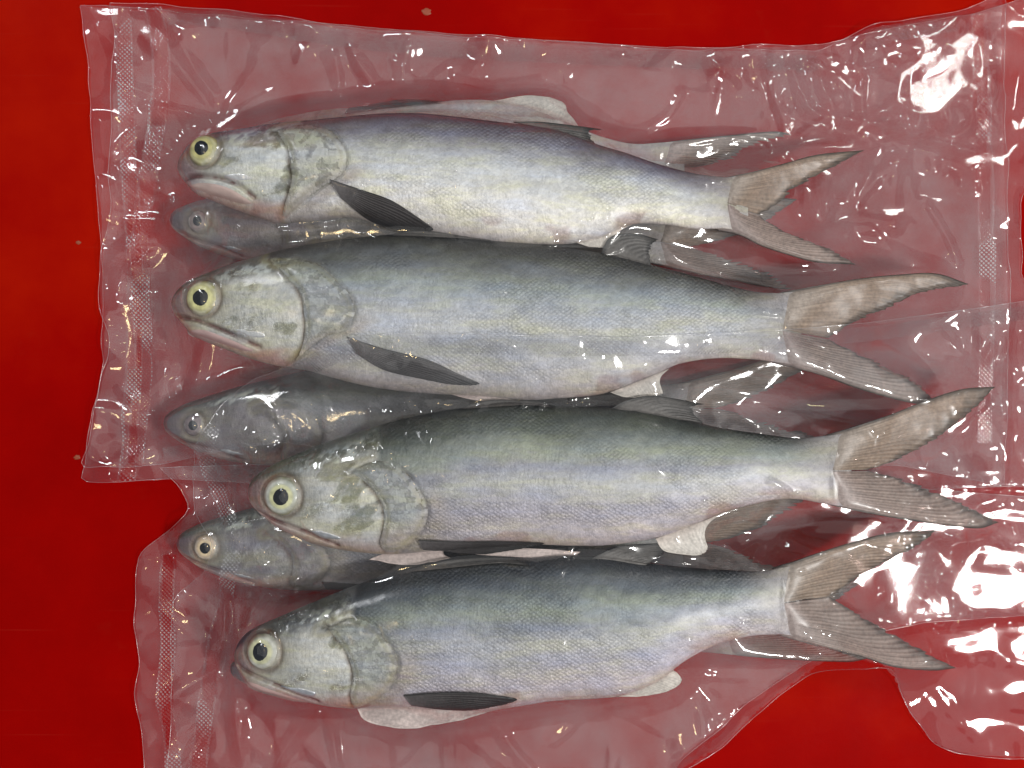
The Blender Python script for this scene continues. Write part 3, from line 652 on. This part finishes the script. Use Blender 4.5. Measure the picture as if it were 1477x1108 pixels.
F4 = dict(pal=PAL_DARK,
    top=[(338, 948), (340, 936), (346, 924), (356, 913), (372, 903), (400, 891), (430, 878), (480, 857), (530, 838), (580, 823), (640, 813), (700, 807), (760, 805), (820, 801), (880, 804), (940, 813), (1000, 819), (1060, 823), (1100, 824), (1124, 819)],
    bot=[(338, 948), (341, 960), (348, 970), (358, 984), (375, 995), (420, 1006), (470, 1017), (512, 1021), (560, 1020), (640, 1023), (700, 1024), (760, 1016), (800, 1010), (860, 1007), (900, 1002), (950, 982), (985, 955), (1030, 931), (1080, 918), (1124, 915)],
    eye=(386, 934), er=25, pupil=(383, 932), pf=.47, iris=(.60, .60, .38), sclera=(.56, .57, .50),
    groove=[(472, 890), (481, 901), (500, 923), (511, 945), (514, 964), (509, 992), (511, 1016)],
    gill=[(468, 900), (481, 896), (513, 884), (544, 892), (566, 917), (579, 942), (572, 973), (550, 998), (515, 1019)],
    mouth=[(346, 958), (375, 970), (406, 982), (431, 992), (462, 1006)],
    jaw=[(352, 976), (372, 977), (404, 988), (440, 1002), (458, 1012), (430, 1012), (395, 1004), (360, 992)],
    jaw_col=(.55, .36, .33), plate=[(408, 982), (441, 981), (463, 988), (457, 999), (431, 993)], plate_col=(.55, .57, .60),
    fins=[dict(name='pectoral_fin', base=[(586, 992), (596, 1010)], lead=[(586, 992), (640, 987), (690, 988), (730, 995)], trail=[(596, 1010), (640, 1018), (672, 1020)], outer=[(730, 995), (745, 1001), (715, 1012), (672, 1020)], rays=11, colours=BLACK, zt=0, lift=4, over=True, rag=1.5, clear=0, label='blackish pectoral fin'),
          dict(name='pelvic_fin', base=[(580, 1018), (700, 1020)], lead=[(580, 1018), (545, 1022), (514, 1024)], trail=[(700, 1020), (730, 1020), (762, 1013)], outer=[(514, 1024), (527, 1043), (580, 1053), (640, 1045), (700, 1031), (762, 1013)], rays=8, colours=PINK, zt=-8, lift=2, rag=1, edge_dark=.05, label='pale pink fin spread below the belly'),
          dict(name='second_dorsal_fin', base=[(850, 806), (930, 814)], lead=[(850, 806), (880, 792), (905, 786), (960, 783)], trail=[(930, 814), (940, 810)], outer=[(960, 783), (955, 795), (940, 810)], rays=9, colours=DARK, zt=-3, lift=4, rag=3),
          dict(name='first_dorsal_fin', base=[(590, 822), (720, 808)], lead=[(590, 822), (640, 808), (700, 803)], trail=[(720, 808), (765, 812)], outer=[(700, 803), (740, 805), (765, 812)], rays=8, colours=DARK, zt=-1, lift=7, over=True, rag=2),
          dict(name='anal_fin', base=[(970, 966), (890, 1004)], lead=[(970, 966), (978, 972)], trail=[(890, 1004), (920, 1006)], outer=[(978, 972), (984, 984), (968, 997), (940, 1003), (920, 1006)], rays=20, colours=PALE, zt=-6, lift=2, rag=.8, edge_dark=.05)]
         + tail((1116, 821), (1122, 868), (1116, 915), [(1180, 798), (1240, 779), (1290, 768)], (1350, 765), [(1330, 782), (1300, 800), (1262, 822), (1230, 843)], (1201, 863), [(1228, 881), (1262, 901), (1300, 924), (1335, 943)], (1379, 964), [(1190, 935), (1240, 947), (1290, 962), (1340, 967)]))

def affine(x0, y0, sx, sy, shear, flip=False, arch=0):
    def f(p):
        p = np.asarray(p, float); dx = (p[..., 0] - 358) * sx; dy = (p[..., 1] - 712) * sy * (-1 if flip else 1)
        return np.stack([x0 + dx, y0 + dy + dx * shear + arch * np.exp(-((dx - 370) / 220) ** 2)], -1)
    return f
G = 'whole silver fish vacuum packed in clear bags'
LOW = dict(F3); LOW['pal'] = PAL_PALE; LOW['cheek'] = (.26, .23, .23); LOW['snout'] = (.11, .07, .08); LOW['droop'] = 14; LOW['plain'] = .6; LOW['gloss'] = .5; LOW['escale'] = .72; LOW['iris'] = (.70, .56, .36); LOW['sclera'] = (.55, .42, .30)  # 'plain' evens the head colours, painting in the blur of the film above
LOW['fins'] = [q for q in F3['fins'] if q['name'] in ('pectoral_fin', 'second_dorsal_fin', 'anal_fin', 'tail_fin_upper_lobe', 'tail_fin_lower_lobe')]
LOW['fins'] = [dict(q) for q in LOW['fins']]
for q in LOW['fins']:
    if q['name'] == 'anal_fin': q.update(base=[(880, 785), (1040, 742)], lead=[(880, 785), (940, 803), (985, 806)], trail=[(1040, 742), (1030, 760), (1018, 776)], outer=[(985, 806), (1012, 796), (1018, 776)])
LOWD = dict(LOW); LOWD['pal'] = [tuple(.62 * t for t in q) for q in PAL_GREEN]; LOWD['cheek'] = (.20, .18, .19)  # palette scaled down so the fish looks dim behind the film
FAINT = dict(LOW); 
ZL, TL = 32, 58
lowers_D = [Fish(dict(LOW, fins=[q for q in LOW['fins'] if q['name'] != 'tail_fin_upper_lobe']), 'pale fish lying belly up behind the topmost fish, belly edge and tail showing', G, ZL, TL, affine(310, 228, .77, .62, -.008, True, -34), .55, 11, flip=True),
            Fish(dict(LOW, escale=.60, iris=(.34, .27, .25), sclera=(.26, .20, .19), plain=.8, cheek=(.22, .18, .19), pal=[tuple(.6 * t for t in q) for q in PAL_PALE]), 'hazy lower fish whose clouded eye peers out below the mouth of the topmost fish', G, ZL, TL, affine(245, 318, .84, .64, .075), .55, 12),  # dulled eye and flank colours paint in the veil of the film
            Fish(dict(LOWD, escale=.60, iris=(.26, .20, .20), sclera=(.20, .15, .16), plain=.85, cheek=(.17, .145, .155), pal=[tuple(.42 * t for t in q) for q in PAL_GREEN]), 'faint lower fish with its blurred eye near the upper bag lower left corner', G, ZL, TL, affine(236, 612, .89, .70, .0), .55, 13)]  # darkest copy, its dimness under the film put into the colours
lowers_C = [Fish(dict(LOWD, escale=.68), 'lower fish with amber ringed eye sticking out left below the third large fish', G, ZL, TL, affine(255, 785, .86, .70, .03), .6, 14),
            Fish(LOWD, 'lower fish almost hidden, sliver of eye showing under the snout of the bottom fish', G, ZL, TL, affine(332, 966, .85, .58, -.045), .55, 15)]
ZU, TU = 107, 84
uppers_A = [Fish(F1, 'topmost large fish with purplish grey back and bright cream belly', G, ZU, TU, None, 1.0, 1),
            Fish(F2, 'second large fish from the top with bluish flank and round yellow eye', G, ZU + 1, TU, None, 1.0, 2)]
uppers_B = [Fish(F3, 'third large fish from the top with closed mouth and green grey back', G, ZU + 1, TU, None, 1.0, 3),
            Fish(F4, 'bottom large fish with blue black back and a pale fin spread under its belly', G, ZU + 1, TU, None, 1.0, 4)]

# ------------------------------------------------------------------ bag film
def solve(obst, c):
    """membrane pulled down by the vacuum over everything below it"""
    lv = [4, 2, 1]; u = None
    for k, it in zip(lv, (500, 260, 140)):
        H, Wd = obst.shape; h2, w2 = (H // k) * k, (Wd // k) * k
        o = obst[:h2, :w2].reshape(h2 // k, k, w2 // k, k).max((1, 3)) if k > 1 else obst
        g = c * (SP * k) ** 2 / 4
        if u is None: u = o.copy() + 20
        else:
            uu = np.repeat(np.repeat(u, 2, 0), 2, 1); n = np.full(o.shape, 0.0); hh = min(n.shape[0], uu.shape[0]); ww = min(n.shape[1], uu.shape[1])
            n[:] = uu[-1, -1]; n[:hh, :ww] = uu[:hh, :ww]; n[hh:, :ww] = uu[hh - 1, :ww]; n[:, ww:] = n[:, ww - 1:ww]; u = n
        for _ in range(it):
            p = np.pad(u, 1, mode='edge'); av = (p[:-2, 1:-1] + p[2:, 1:-1] + p[1:-1, :-2] + p[1:-1, 2:]) / 4
            u = np.maximum(o, av - g)
    return u
def radial(cx, cy, r0, amp, freq, seed, spread=1.0):
    dx = FX - cx; dy = FY - cy; r = np.hypot(dx, dy); a = np.arctan2(dy, dx)
    n = fbm(a * freq + 20 + r * 0.004, r * 0.008 + seed, seed, 2); rd = 1 - np.abs(2 * n - 1) * 2.4
    return amp * np.clip(rd, -.3, 1) * np.exp(-(r / r0) ** 2) * sstep(4, 26, r)
def crease(pts, w, h, z=60):
    p = smooth_curve(up(pts, z), 24); d = dist_line(FX, FY, p)[0]
    L = np.hypot(FX - p[0, 0], FY - p[0, 1]); 
    return 1.45 * h * np.exp(-np.abs(d / w) ** 1.5)

def add_fold(w, p, wd, h, k0=0.0):
    x0, y0 = p.min(0) - wd * 3; x1, y1 = p.max(0) + wd * 3
    i0, i1 = np.searchsorted(GX, (x0, x1)); j0, j1 = np.searchsorted(GY, (y0, y1))
    if i1 - i0 < 2 or j1 - j0 < 2: return
    X = FX[j0:j1, i0:i1]; Y = FY[j0:j1, i0:i1]; d, bx, by = dist_line(X, Y, p)
    L = np.hypot(*(p[-1] - p[0])); t = np.hypot(bx - p[0, 0], by - p[0, 1]) / max(L, 1)
    w[j0:j1, i0:i1] += h * np.exp(-(d / (wd * (.8 + .6 * t))) ** 2) * sstep(-.02, .12, t) * (1 - sstep(.35, 1.0, t))
def streaks(P, centres, seed, per):
    '''long straight folds that fan out of the places where the film is pinched'''
    r = np.random.default_rng(seed * 97 + 5); w = np.zeros(FX.shape)
    for c in centres:
        a0 = r.random() * 6.28
        for k in range(per):
            a = a0 + k * 6.28 / per + r.normal() * .22; L = r.uniform(70, 210); st = r.uniform(6, 26)
            u = np.array([math.cos(a), math.sin(a)]); n = np.array([-u[1], u[0]]); bend = r.normal() * 9
            t = np.linspace(0, 1, 7)[:, None]; p = c + u * (st + t * L) + n * bend * np.sin(t * 3.0)
            add_fold(w, p, r.uniform(5.5, 10), r.uniform(4, 10) * (1 if r.random() < .75 else -.6))
    # folds running in from the sealed rim
    for k in range(len(P) // 22):
        i = int(r.integers(len(P))); q = P[i]; tn = P[(i + 3) % len(P)] - P[i - 3]; tn = tn / max(np.hypot(*tn), 1e-6); n = np.array([-tn[1], tn[0]])
        if not inside(np.array([q[0] + 8 * n[0]]), np.array([q[1] + 8 * n[1]]), P)[0]: n = -n
        u = n + tn * r.normal() * .45; L = r.uniform(40, 130); t = np.linspace(0, 1, 6)[:, None]
        add_fold(w, q + u * (r.uniform(22, 34) + t * L) + tn * 8 * r.normal() * np.sin(t * 3), r.uniform(7, 12), r.uniform(3, 8))
    return w
S = np.zeros(FX.shape)
def bag(label, outline, fishes, bands, creases, radials, seed, c=0.045, zedge=2, amp=1.0, ripple=1.0, film=None, bumps=(), folds=(), crinkles=()):
    global S
    poly = np.asarray(outline, float); dense = []
    for a_, b_ in zip(poly, np.roll(poly, -1, 0)):
        n_ = max(1, int(np.hypot(*(b_ - a_)) / 26)); dense += [a_ + (b_ - a_) * i / n_ for i in range(n_)]
    poly = np.array(dense)
    for _ in range(2):                                           # the cut edge lies on whatever is under it
        q = up(poly, 0) if _ == 0 else up(poly, zed[:, None] if False else 0)
        zed = bilin(S, q[:, 0], q[:, 1]) + zedge
        q = np.array([up(p, z) for p, z in zip(poly, zed)])
        zed = bilin(S, q[:, 0], q[:, 1]) + zedge
        q = np.array([up(p, z) for p, z in zip(poly, zed)])
    P = smooth_curve(np.vstack([q, q[:1]]), 420)[:-1]
    msk = inside(FX, FY, P); dB = dist_line(FX, FY, resample(np.vstack([P, P[:1]]), 150)[:-1], True)[0]
    base = S.copy()
    # back sheet
    nb = (1 - np.abs(2 * fbm(FX / 90 + seed, FY / 70, seed + 7, 2) - 1) * 2.4) * sstep(.42, .62, fbm(FX / 130, FY / 120 + seed, 12, 2))
    backF = solve(base + .7, c * 1.6) + 1.3 * np.clip(nb, 0, 1) + 1.5 * fbm(FX / 70, FY / 80 + seed, seed + 2, 2)
    o = np.maximum(base + 1.6, backF + .8)
    fo = o.copy()
    for f in fishes: f.raster(fo)
    fb = fo
    for _ in range(3):
        p = np.pad(fb, 1, mode='edge'); fb = .3 * fb + .7 * (p[:-2, 1:-1] + p[2:, 1:-1] + p[1:-1, :-2] + p[1:-1, 2:]) / 4
    fo = np.where(msk, np.maximum(fb + 1.6, o), o)
    u = solve(fo, c)
    con = np.exp(-np.clip(u - fo, 0, None) / 1.2)
    onf = (fo - o > 8).astype(float)
    k = 1 - .96 * con * onf; k2 = 1 - .35 * con * (1 - onf); k = k * k2
    w = np.zeros(FX.shape)
    for r in radials: w += radial(*up([r[0], r[1]], 60), r[2], r[3] * .35, r[4], seed + len(w) % 3)
    w += amp * 14 * (fbm(FX / 190 + seed, FY / 150, seed + 5, 2) - .5)
    w += amp * streaks(P, [up([r[0], r[1]], 60) for r in radials], seed, 8)
    w = w + 0.0
    for cr in creases: w += crease(*cr)
    for (x0, x1, y0, y1, ln, lam, h) in folds:
        n = fbm(FX / ln, FY / lam + seed, seed + 6, 2)
        w += h * (n - .35) * sstep(x0 - 15, x0 + 15, FX) * sstep(x1 + 30, x1 - 30, FX) * sstep(y0 - 30, y0 + 30, FY) * sstep(y1 + 30, y1 - 30, FY)
    w = w * k; w0 = w.copy()
    rf = np.random.default_rng(seed + 40)                        # fine pinches where the film lies tight on the fish
    for fsh in fishes:
        if fsh.th < 70: continue
        for q in range(26):
            x_ = rf.uniform(fsh.x0 + 10, fsh.xe + 60); a_, b_ = fsh.tb(np.array(x_)); y_ = a_ + (b_ - a_) * rf.choice([rf.uniform(-.06, .12), rf.uniform(.85, 1.1), rf.uniform(.1, .9)], p=[.45, .35, .2])
            an_ = rf.normal() * .5 + math.pi / 2 * (1 if rf.random() < .7 else 0); L_ = rf.uniform(18, 74); t_ = np.linspace(-.5, .5, 6)[:, None]
            add_fold(w, np.array([x_, float(y_)]) + np.array([math.cos(an_), math.sin(an_)]) * L_ * t_ + np.array([-math.sin(an_), math.cos(an_)]) * 5 * rf.normal() * t_ ** 2, rf.uniform(2.6, 4.0), rf.uniform(1.6, 3.3))
    for (cx, cy, r_, h) in crinkles:
        cx, cy = up([cx, cy], 20); n_ = 1 - np.abs(2 * fbm(FX / 38 + seed, FY / 44, 11, 3) - 1) * 2.6
        w += h * np.clip(n_, -.2, 1) * np.exp(-((FX - cx) ** 2 + (FY - cy) ** 2) / r_ ** 2)
    for (bx, by, bw, bh, hh) in bumps:
        cx, cy = up([bx, by], 40); w += hh * np.exp(-((FX - cx) / bw) ** 2 - ((FY - cy) / bh) ** 2)
    cmask = con * onf * (1 - np.clip(np.abs(w - w0) / 1.0, 0, 1))
    for fsh in fishes:
        cmask *= 1 - np.exp(-((FX - fsh.eye[0]) ** 2 + (FY - fsh.eye[1]) ** 2) / (fsh.er * 1.15) ** 2)
        hd = (FX > fsh.x0 - 5) & (FX < fsh.gill[:, 0].max()) & (np.abs(FY - fsh.mid(FX)) < 110) & (FY < fsh.tb(FX)[1] + 8) & (FY > fsh.tb(FX)[0] - 8)
        cmask = np.where(hd, cmask * (.35 + .5 * fbm(FX / 20, FY / 16, 5, 3)), cmask)
    # loose wavy margin outside the seals
    lift = ripple * (11 * np.clip(fbm(FX / 55 + 3 * seed, FY / 62, seed + 4, 2) - .38, 0, 1) * 2.2) * np.exp(-(dB / 34) ** 2)
    w += lift
    low = 1.2; u = np.maximum(u + w, base + low)
    # keep the sheets apart and soften kinks a little
    for _ in range(2):
        p = np.pad(u, 1, mode='edge'); av = (p[:-2, 1:-1] + p[2:, 1:-1] + p[1:-1, :-2] + p[1:-1, 2:]) / 4; u = np.where(con * onf > .3, u, .5 * u + .5 * av)
    u = np.maximum(u, np.maximum(fo - .3, base + low))
    cx, cy = P.mean(0); root = thing('vacuum_bag', label, 'plastic bag', tuple(float(t) for t in W(np.array(cx), np.array(cy), np.array(0.0))), 'clear vacuum bags of fish')
    x, y, f, d = poly_grid(P, SP)
    strips = []; cuts = []
    for (pts, wd, kind) in bands:
        pp = smooth_curve(np.array([up(p, bilin(u, *[np.array([t]) for t in up(p, 5)])[0]) for p in np.asarray(pts, float)]), 90)
        t = np.gradient(pp, axis=0); t /= np.hypot(t[:, 0], t[:, 1])[:, None]; nn = np.stack([-t[:, 1], t[:, 0]], -1)
        strips.append(np.vstack([pp + nn * wd / 2, (pp - nn * wd / 2)[::-1]]))
        if len(strips) <= 1 or kind == 'mesh':
            t_ = np.vstack([pp + nn * (wd / 2 - SP), (pp - nn * (wd / 2 - SP))[::-1]])
            f = f[~inside(x[f].mean(1), y[f].mean(1), t_)]; cuts.append(t_)
    mk('front_film', W(x, y, bilin(u, x, y)), f, film or M_FILM, root, uv=np.stack([x, y], -1), mask=np.stack([bilin(cmask, x, y)] * 3, -1))
    x, y, f, d = poly_grid(P, 5.0)
    for t_ in cuts:
        f = f[~inside(x[f].mean(1), y[f].mean(1), t_)]
    mk('back_film', W(x, y, np.minimum(bilin(backF, x, y) + .35, bilin(u, x, y) - .5)), f, M_BACK, root, uv=np.stack([x, y], -1))
    # seals
    for (pts, wd, kind), strip in zip(bands, strips):
        x, y, f, d = poly_grid(strip, 1.35 if kind == 'mesh' else SP)
        keep = inside(x, y, P)
        f = f[keep[f].all(1)]
        if len(f) == 0: continue
        us = np.unique(f); rm = np.zeros(len(x), int); rm[us] = np.arange(len(us)); x = x[us]; y = y[us]; f = rm[f]
        dt = np.abs(np.sin(math.pi * (x + y) / 6.2) * np.sin(math.pi * (x - y) / 6.2)) ** 3 if kind == 'mesh' else 0 * x
        eb = 1.2 * dt
        mk('seal_band', W(x, y, bilin(u, x, y) + .45 + eb), f, M_BAND if kind == 'mesh' else M_RIB, root, uv=np.stack([x, y], -1), mask=np.stack([dt * (.10 + .9 * sstep(.44, .62, fbm(x / 40, y / 55, seed + 1, 2))), dt, dt], -1))  # whitening kept to patches, as if a lamp caught the dots
    # cut edge: thin hazy tube added to draw the bright highlight along the rim
    n = len(P); zz = bilin(u, P[:, 0], P[:, 1]); t = np.roll(P, -1, 0) - np.roll(P, 1, 0); t /= np.maximum(np.hypot(t[:, 0], t[:, 1]), 1e-6)[:, None]; nn = np.stack([-t[:, 1], t[:, 0]], -1)
    ring = []
    for a in np.arange(5) * 2 * math.pi / 5:
        q = P + nn * .42 * math.cos(a); ring.append(W(q[:, 0], q[:, 1], zz + .42 * math.sin(a)))
    V = np.stack(ring, 1).reshape(-1, 3); i = np.arange(n * 5).reshape(n, 5); j = np.roll(i, -1, 0); i2 = np.roll(i, -1, 1); j2 = np.roll(j, -1, 1)
    mk('cut_edge', V, np.stack([i.ravel(), j.ravel(), j2.ravel(), i2.ravel()], -1), M_EDGE, root)
    S = np.where(msk, np.maximum(S, u), S)
    return u

bag('lower clear bag under the upper one, its corner poking out at the far top left', 
    [(118, 10), (130, 90), (133, 160), (137, 230), (146, 300), (150, 380), (152, 460), (150, 520), (138, 590), (128, 640), (121, 693), (170, 694), (215, 692), (260, 690), (420, 700), (700, 708), (1000, 712), (1300, 706), (1500, 700), (1515, 560), (1502, 450), (1472, 398), (1470, 290), (1492, 240), (1505, 120), (1520, -15), (1400, 22), (1250, 50), (1180, 66), (1000, 72), (700, 54), (400, 32), (165, 13)],
    lowers_D, [([(176, 8), (184, 200), (196, 400), (188, 600), (180, 694)], 24, 'mesh')], [], [(275, 318, 90, 7, 3.0), (250, 612, 80, 7, 3.0), (1145, 200, 90, 6, 2.5)], 1, zedge=1, film=M_HAZY)
bag('lower clear bag whose left side reaches furthest into the bottom left corner',
    [(234, 674), (262, 700), (276, 732), (262, 752), (235, 772), (204, 800), (198, 840), (196, 900), (203, 960), (198, 1000), (207, 1060), (214, 1165), (940, 1165), (985, 1090), (1080, 1012), (1160, 957), (1240, 912), (1330, 896), (1500, 885), (1520, 720), (1300, 702), (1000, 690), (400, 668)],
    lowers_C, [([(243, 800), (240, 860), (243, 930), (236, 1010), (248, 1080), (252, 1160)], 22, 'mesh')], [([(252, 757), (240, 790), (262, 815), (285, 840)], 5, 6, 5)], [(262, 785, 90, 8, 3.0), (330, 960, 70, 6, 3.0)], 2, zedge=1, film=M_HAZY)
bag('upper clear bag holding the top two large fish',
    [(165, 10), (166, 60), (163, 120), (163, 180), (158, 250), (163, 300), (152, 350), (146, 400), (147, 440), (157, 480), (158, 510), (148, 545), (139, 590), (131, 640), (122, 671), (185, 674), (240, 668), (290, 657), (350, 644), (410, 638), (470, 646), (700, 655), (1000, 660), (1300, 672), (1445, 700), (1452, 600), (1454, 450), (1450, 300), (1446, 150), (1443, -4), (1380, 18), (1310, 31), (1250, 43), (1180, 74), (1000, 74), (830, 65), (700, 57), (590, 50), (480, 40), (400, 26), (330, 15), (210, 9)],
    uppers_A, [([(222, 12), (232, 80), (230, 150), (218, 230), (206, 300), (202, 400), (206, 480), (206, 560), (198, 620), (194, 670)], 27, 'mesh'),
               ([(236, 656), (300, 646), (360, 634), (440, 630)], 20, 'rib'), ([(240, 22), (330, 28), (480, 53), (700, 72), (1000, 88), (1180, 90)], 24, 'rib'),
               ([(1250, 56), (1310, 45), (1380, 33)], 24, 'rib'), ([(1412, 20), (1418, 200), (1424, 400), (1420, 640)], 22, 'mesh')],
    [([(484, 84), (487, 105), (492, 135)], 7, 9, 10), ([(588, 72), (582, 100), (576, 130)], 7, 8, 10), ([(664, 112), (666, 135), (674, 165)], 6, 10, 40), ([(515, 88), (540, 120), (572, 152)], 8, 8, 20),
     ([(258, 60), (280, 100), (306, 135)], 9, 9, 20), ([(170, 120), (215, 136)], 5, 7, 5), ([(165, 225), (180, 205), (200, 190)], 4, 7, 5), ([(166, 250), (180, 285), (205, 300)], 5, 8, 5), ([(205, 150), (260, 158), (305, 172)], 5, 7, 20),
     ([(1145, 100), (1160, 145), (1185, 168), (1230, 172), (1300, 190), (1400, 225)], 7, 12, 20), ([(1180, 90), (1188, 125), (1206, 160)], 7, 13, 20), ([(1275, 94), (1320, 122), (1360, 145), (1372, 175), (1340, 200), (1400, 222)], 7, 14, 20),
     ([(1362, 60), (1375, 90), (1382, 122)], 8, 12, 15), ([(1295, 145), (1298, 190), (1320, 200), (1330, 170), (1310, 140)], 5, 9, 20), ([(985, 130), (960, 165), (880, 205)], 6, 6, 40), ([(1340, 300), (1365, 340), (1382, 380)], 5, 8, 10), ([(1180, 260), (1190, 310)], 6, 6, 20), ([(1295, 215), (1290, 330)], 9, 7, 20),
     ([(205, 500), (250, 505), (290, 498)], 8, 9, 30), ([(240, 555), (270, 530), (300, 520)], 4, 6, 40), ([(345, 335), (380, 345), (450, 345), (500, 338)], 6, 8, 50)],
    [(255, 300, 60, 3, 3), (250, 380, 60, 3, 3), (245, 520, 60, 3, 3), (1180, 330, 60, 3, 3), (262, 240, 110, 10, 3.2), (255, 440, 120, 10, 3.6), (1240, 300, 120, 7, 2.4), (870, 200, 60, 5, 3), (560, 160, 80, 6, 3), (484, 150, 60, 3, 3), (672, 168, 60, 3, 3), (300, 160, 60, 3, 3), (1120, 130, 60, 3, 3), (1330, 190, 90, 9, 2.4)], 3, zedge=2, amp=.7, crinkles=[(1330, 140, 95, 20), (1190, 140, 45, 10)], folds=[(150, 300, 290, 500, 170, 15, 13), (300, 1180, 70, 130, 40, 150, 12), (1180, 1440, 60, 650, 90, 110, 10)])
bag('upper clear bag holding the bottom two large fish, its loose edge arching up',
    [(286, 642), (303, 612), (325, 580), (365, 550), (420, 527), (470, 502), (520, 484), (600, 481), (700, 483), (900, 487), (1100, 479), (1250, 466), (1400, 446), (1545, 424), (1550, 760), (1545, 1098), (1477, 1092), (1425, 1090), (1380, 1086), (1345, 1070), (1312, 1028), (1287, 975), (1256, 944), (1222, 937), (1180, 960), (1110, 1012), (1040, 1078), (985, 1108), (930, 1165), (300, 1165), (240, 1165), (246, 1080), (250, 1000), (250, 910), (256, 862), (300, 818), (306, 780), (282, 735), (279, 690)],
    uppers_B, [([(305, 615), (298, 660), (312, 700), (328, 740), (338, 790), (330, 850), (312, 920), (300, 1000), (288, 1080), (280, 1160)], 24, 'mesh'),
               ([(450, 528), (530, 500), (700, 500), (900, 503), (1100, 495), (1250, 482), (1400, 462), (1500, 448)], 20, 'rib')],
    [([(328, 868), (330, 900), (320, 940), (316, 978)], 5, 16, 20), ([(335, 1108), (350, 1050), (345, 1020)], 8, 10, 10), ([(395, 1108), (430, 1050), (462, 1024)], 6, 9, 30), ([(482, 1108), (476, 1060), (466, 1022)], 6, 11, 30),
     ([(465, 790), (430, 825), (395, 850), (360, 890)], 4, 7, 50), ([(450, 795), (420, 830), (380, 845), (345, 840)], 4, 7, 50), ([(468, 800), (450, 830), (410, 850)], 3, 6, 50), ([(355, 875), (400, 880), (460, 862)], 5, 7, 40),
     ([(380, 565), (392, 590), (398, 625)], 8, 8, 60), ([(540, 590), (548, 615)], 7, 7, 60), ([(590, 588), (594, 606)], 7, 6, 60), ([(470, 575), (480, 612)], 7, 7, 60), ([(430, 570), (445, 600), (452, 620)], 8, 7, 60), ([(720, 1050), (740, 1080), (765, 1108)], 9, 10, 15), ([(1430, 735), (1442, 762), (1400, 775), (1330, 770)], 6, 14, 50), ([(1300, 760), (1280, 830), (1265, 905)], 12, 12, 40),
     ([(1185, 640), (1200, 660), (1195, 690)], 3, 5, 60), ([(1230, 625), (1245, 650), (1260, 665)], 3, 5, 60), ([(1442, 762), (1460, 790), (1477, 810)], 6, 10, 40), ([(1360, 700), (1420, 745)], 6, 6, 50), ([(1380, 530), (1400, 560), (1440, 530), (1460, 490)], 6, 8, 20)],
    [(330, 640, 60, 3, 3), (345, 820, 60, 3, 3), (420, 845, 60, 3, 3), (1110, 770, 60, 3, 3), (360, 715, 120, 9, 3.4), (340, 950, 120, 9, 3.4), (1435, 757, 130, 12, 2.6), (1220, 940, 110, 9, 2.4), (1420, 560, 100, 7, 2.6), (466, 1020, 90, 8, 3), (300, 1040, 60, 3, 3), (640, 1058, 60, 3, 3), (860, 1030, 60, 3, 3), (1380, 840, 60, 3, 3), (1010, 990, 60, 3, 3)], 5, zedge=2, amp=.7, crinkles=[(1375, 830, 95, 20), (1420, 560, 60, 7), (520, 600, 120, 6), (400, 830, 70, 6)], folds=[(250, 900, 1040, 1160, 45, 160, 12)],
    bumps=[(1225, 945, 48, 40, 34), (1370, 900, 90, 60, 8)])

# ------------------------------------------------------------------ dried specks on the table
for (px, py, r, lb) in ((113, 350, 4, 'small tan speck on the red table left of the upper bag'), (615, 17, 7, 'pinkish speck on the red table above the upper bag'), (111, 660, 5, 'brown speck on the red table near the upper bag lower left corner')):
    a = np.linspace(0, 2 * math.pi, 15)[:-1]; rr = r * (1 + .35 * (rng.random(14) - .5)); o = thing
    V = []
    for sc_, z in ((1.0, .15), (.8, .9), (.4, 1.3)):
        V.append(W(px + rr * sc_ * np.cos(a), py + rr * .75 * sc_ * np.sin(a), np.full(14, z)))
    V.append(W(np.array([px]), np.array([py]), np.array([1.35]))); V = np.vstack(V); c0 = V[-1].copy(); c0[2] = 0
    i = np.arange(42).reshape(3, 14); j = np.roll(i, -1, 1)
    F = [list(t) for t in np.stack([i[:-1].ravel(), j[:-1].ravel(), j[1:].ravel(), i[1:].ravel()], -1)] + [[p, q, 42] for p, q in zip(i[2], j[2])]
    me = bpy.data.meshes.new('dried_speck'); me.from_pydata([tuple(t) for t in (V - c0)], [], [[int(t) for t in f] for f in F]); me.materials.append(M_SPECK)
    ob = bpy.data.objects.new('dried_speck', me); COL.objects.link(ob); ob.location = tuple(c0); ob['label'] = lb; ob['category'] = 'speck'; ob['group'] = 'dried specks on the table'
for o in bpy.data.objects:
    if 'origin' in o: del o['origin']
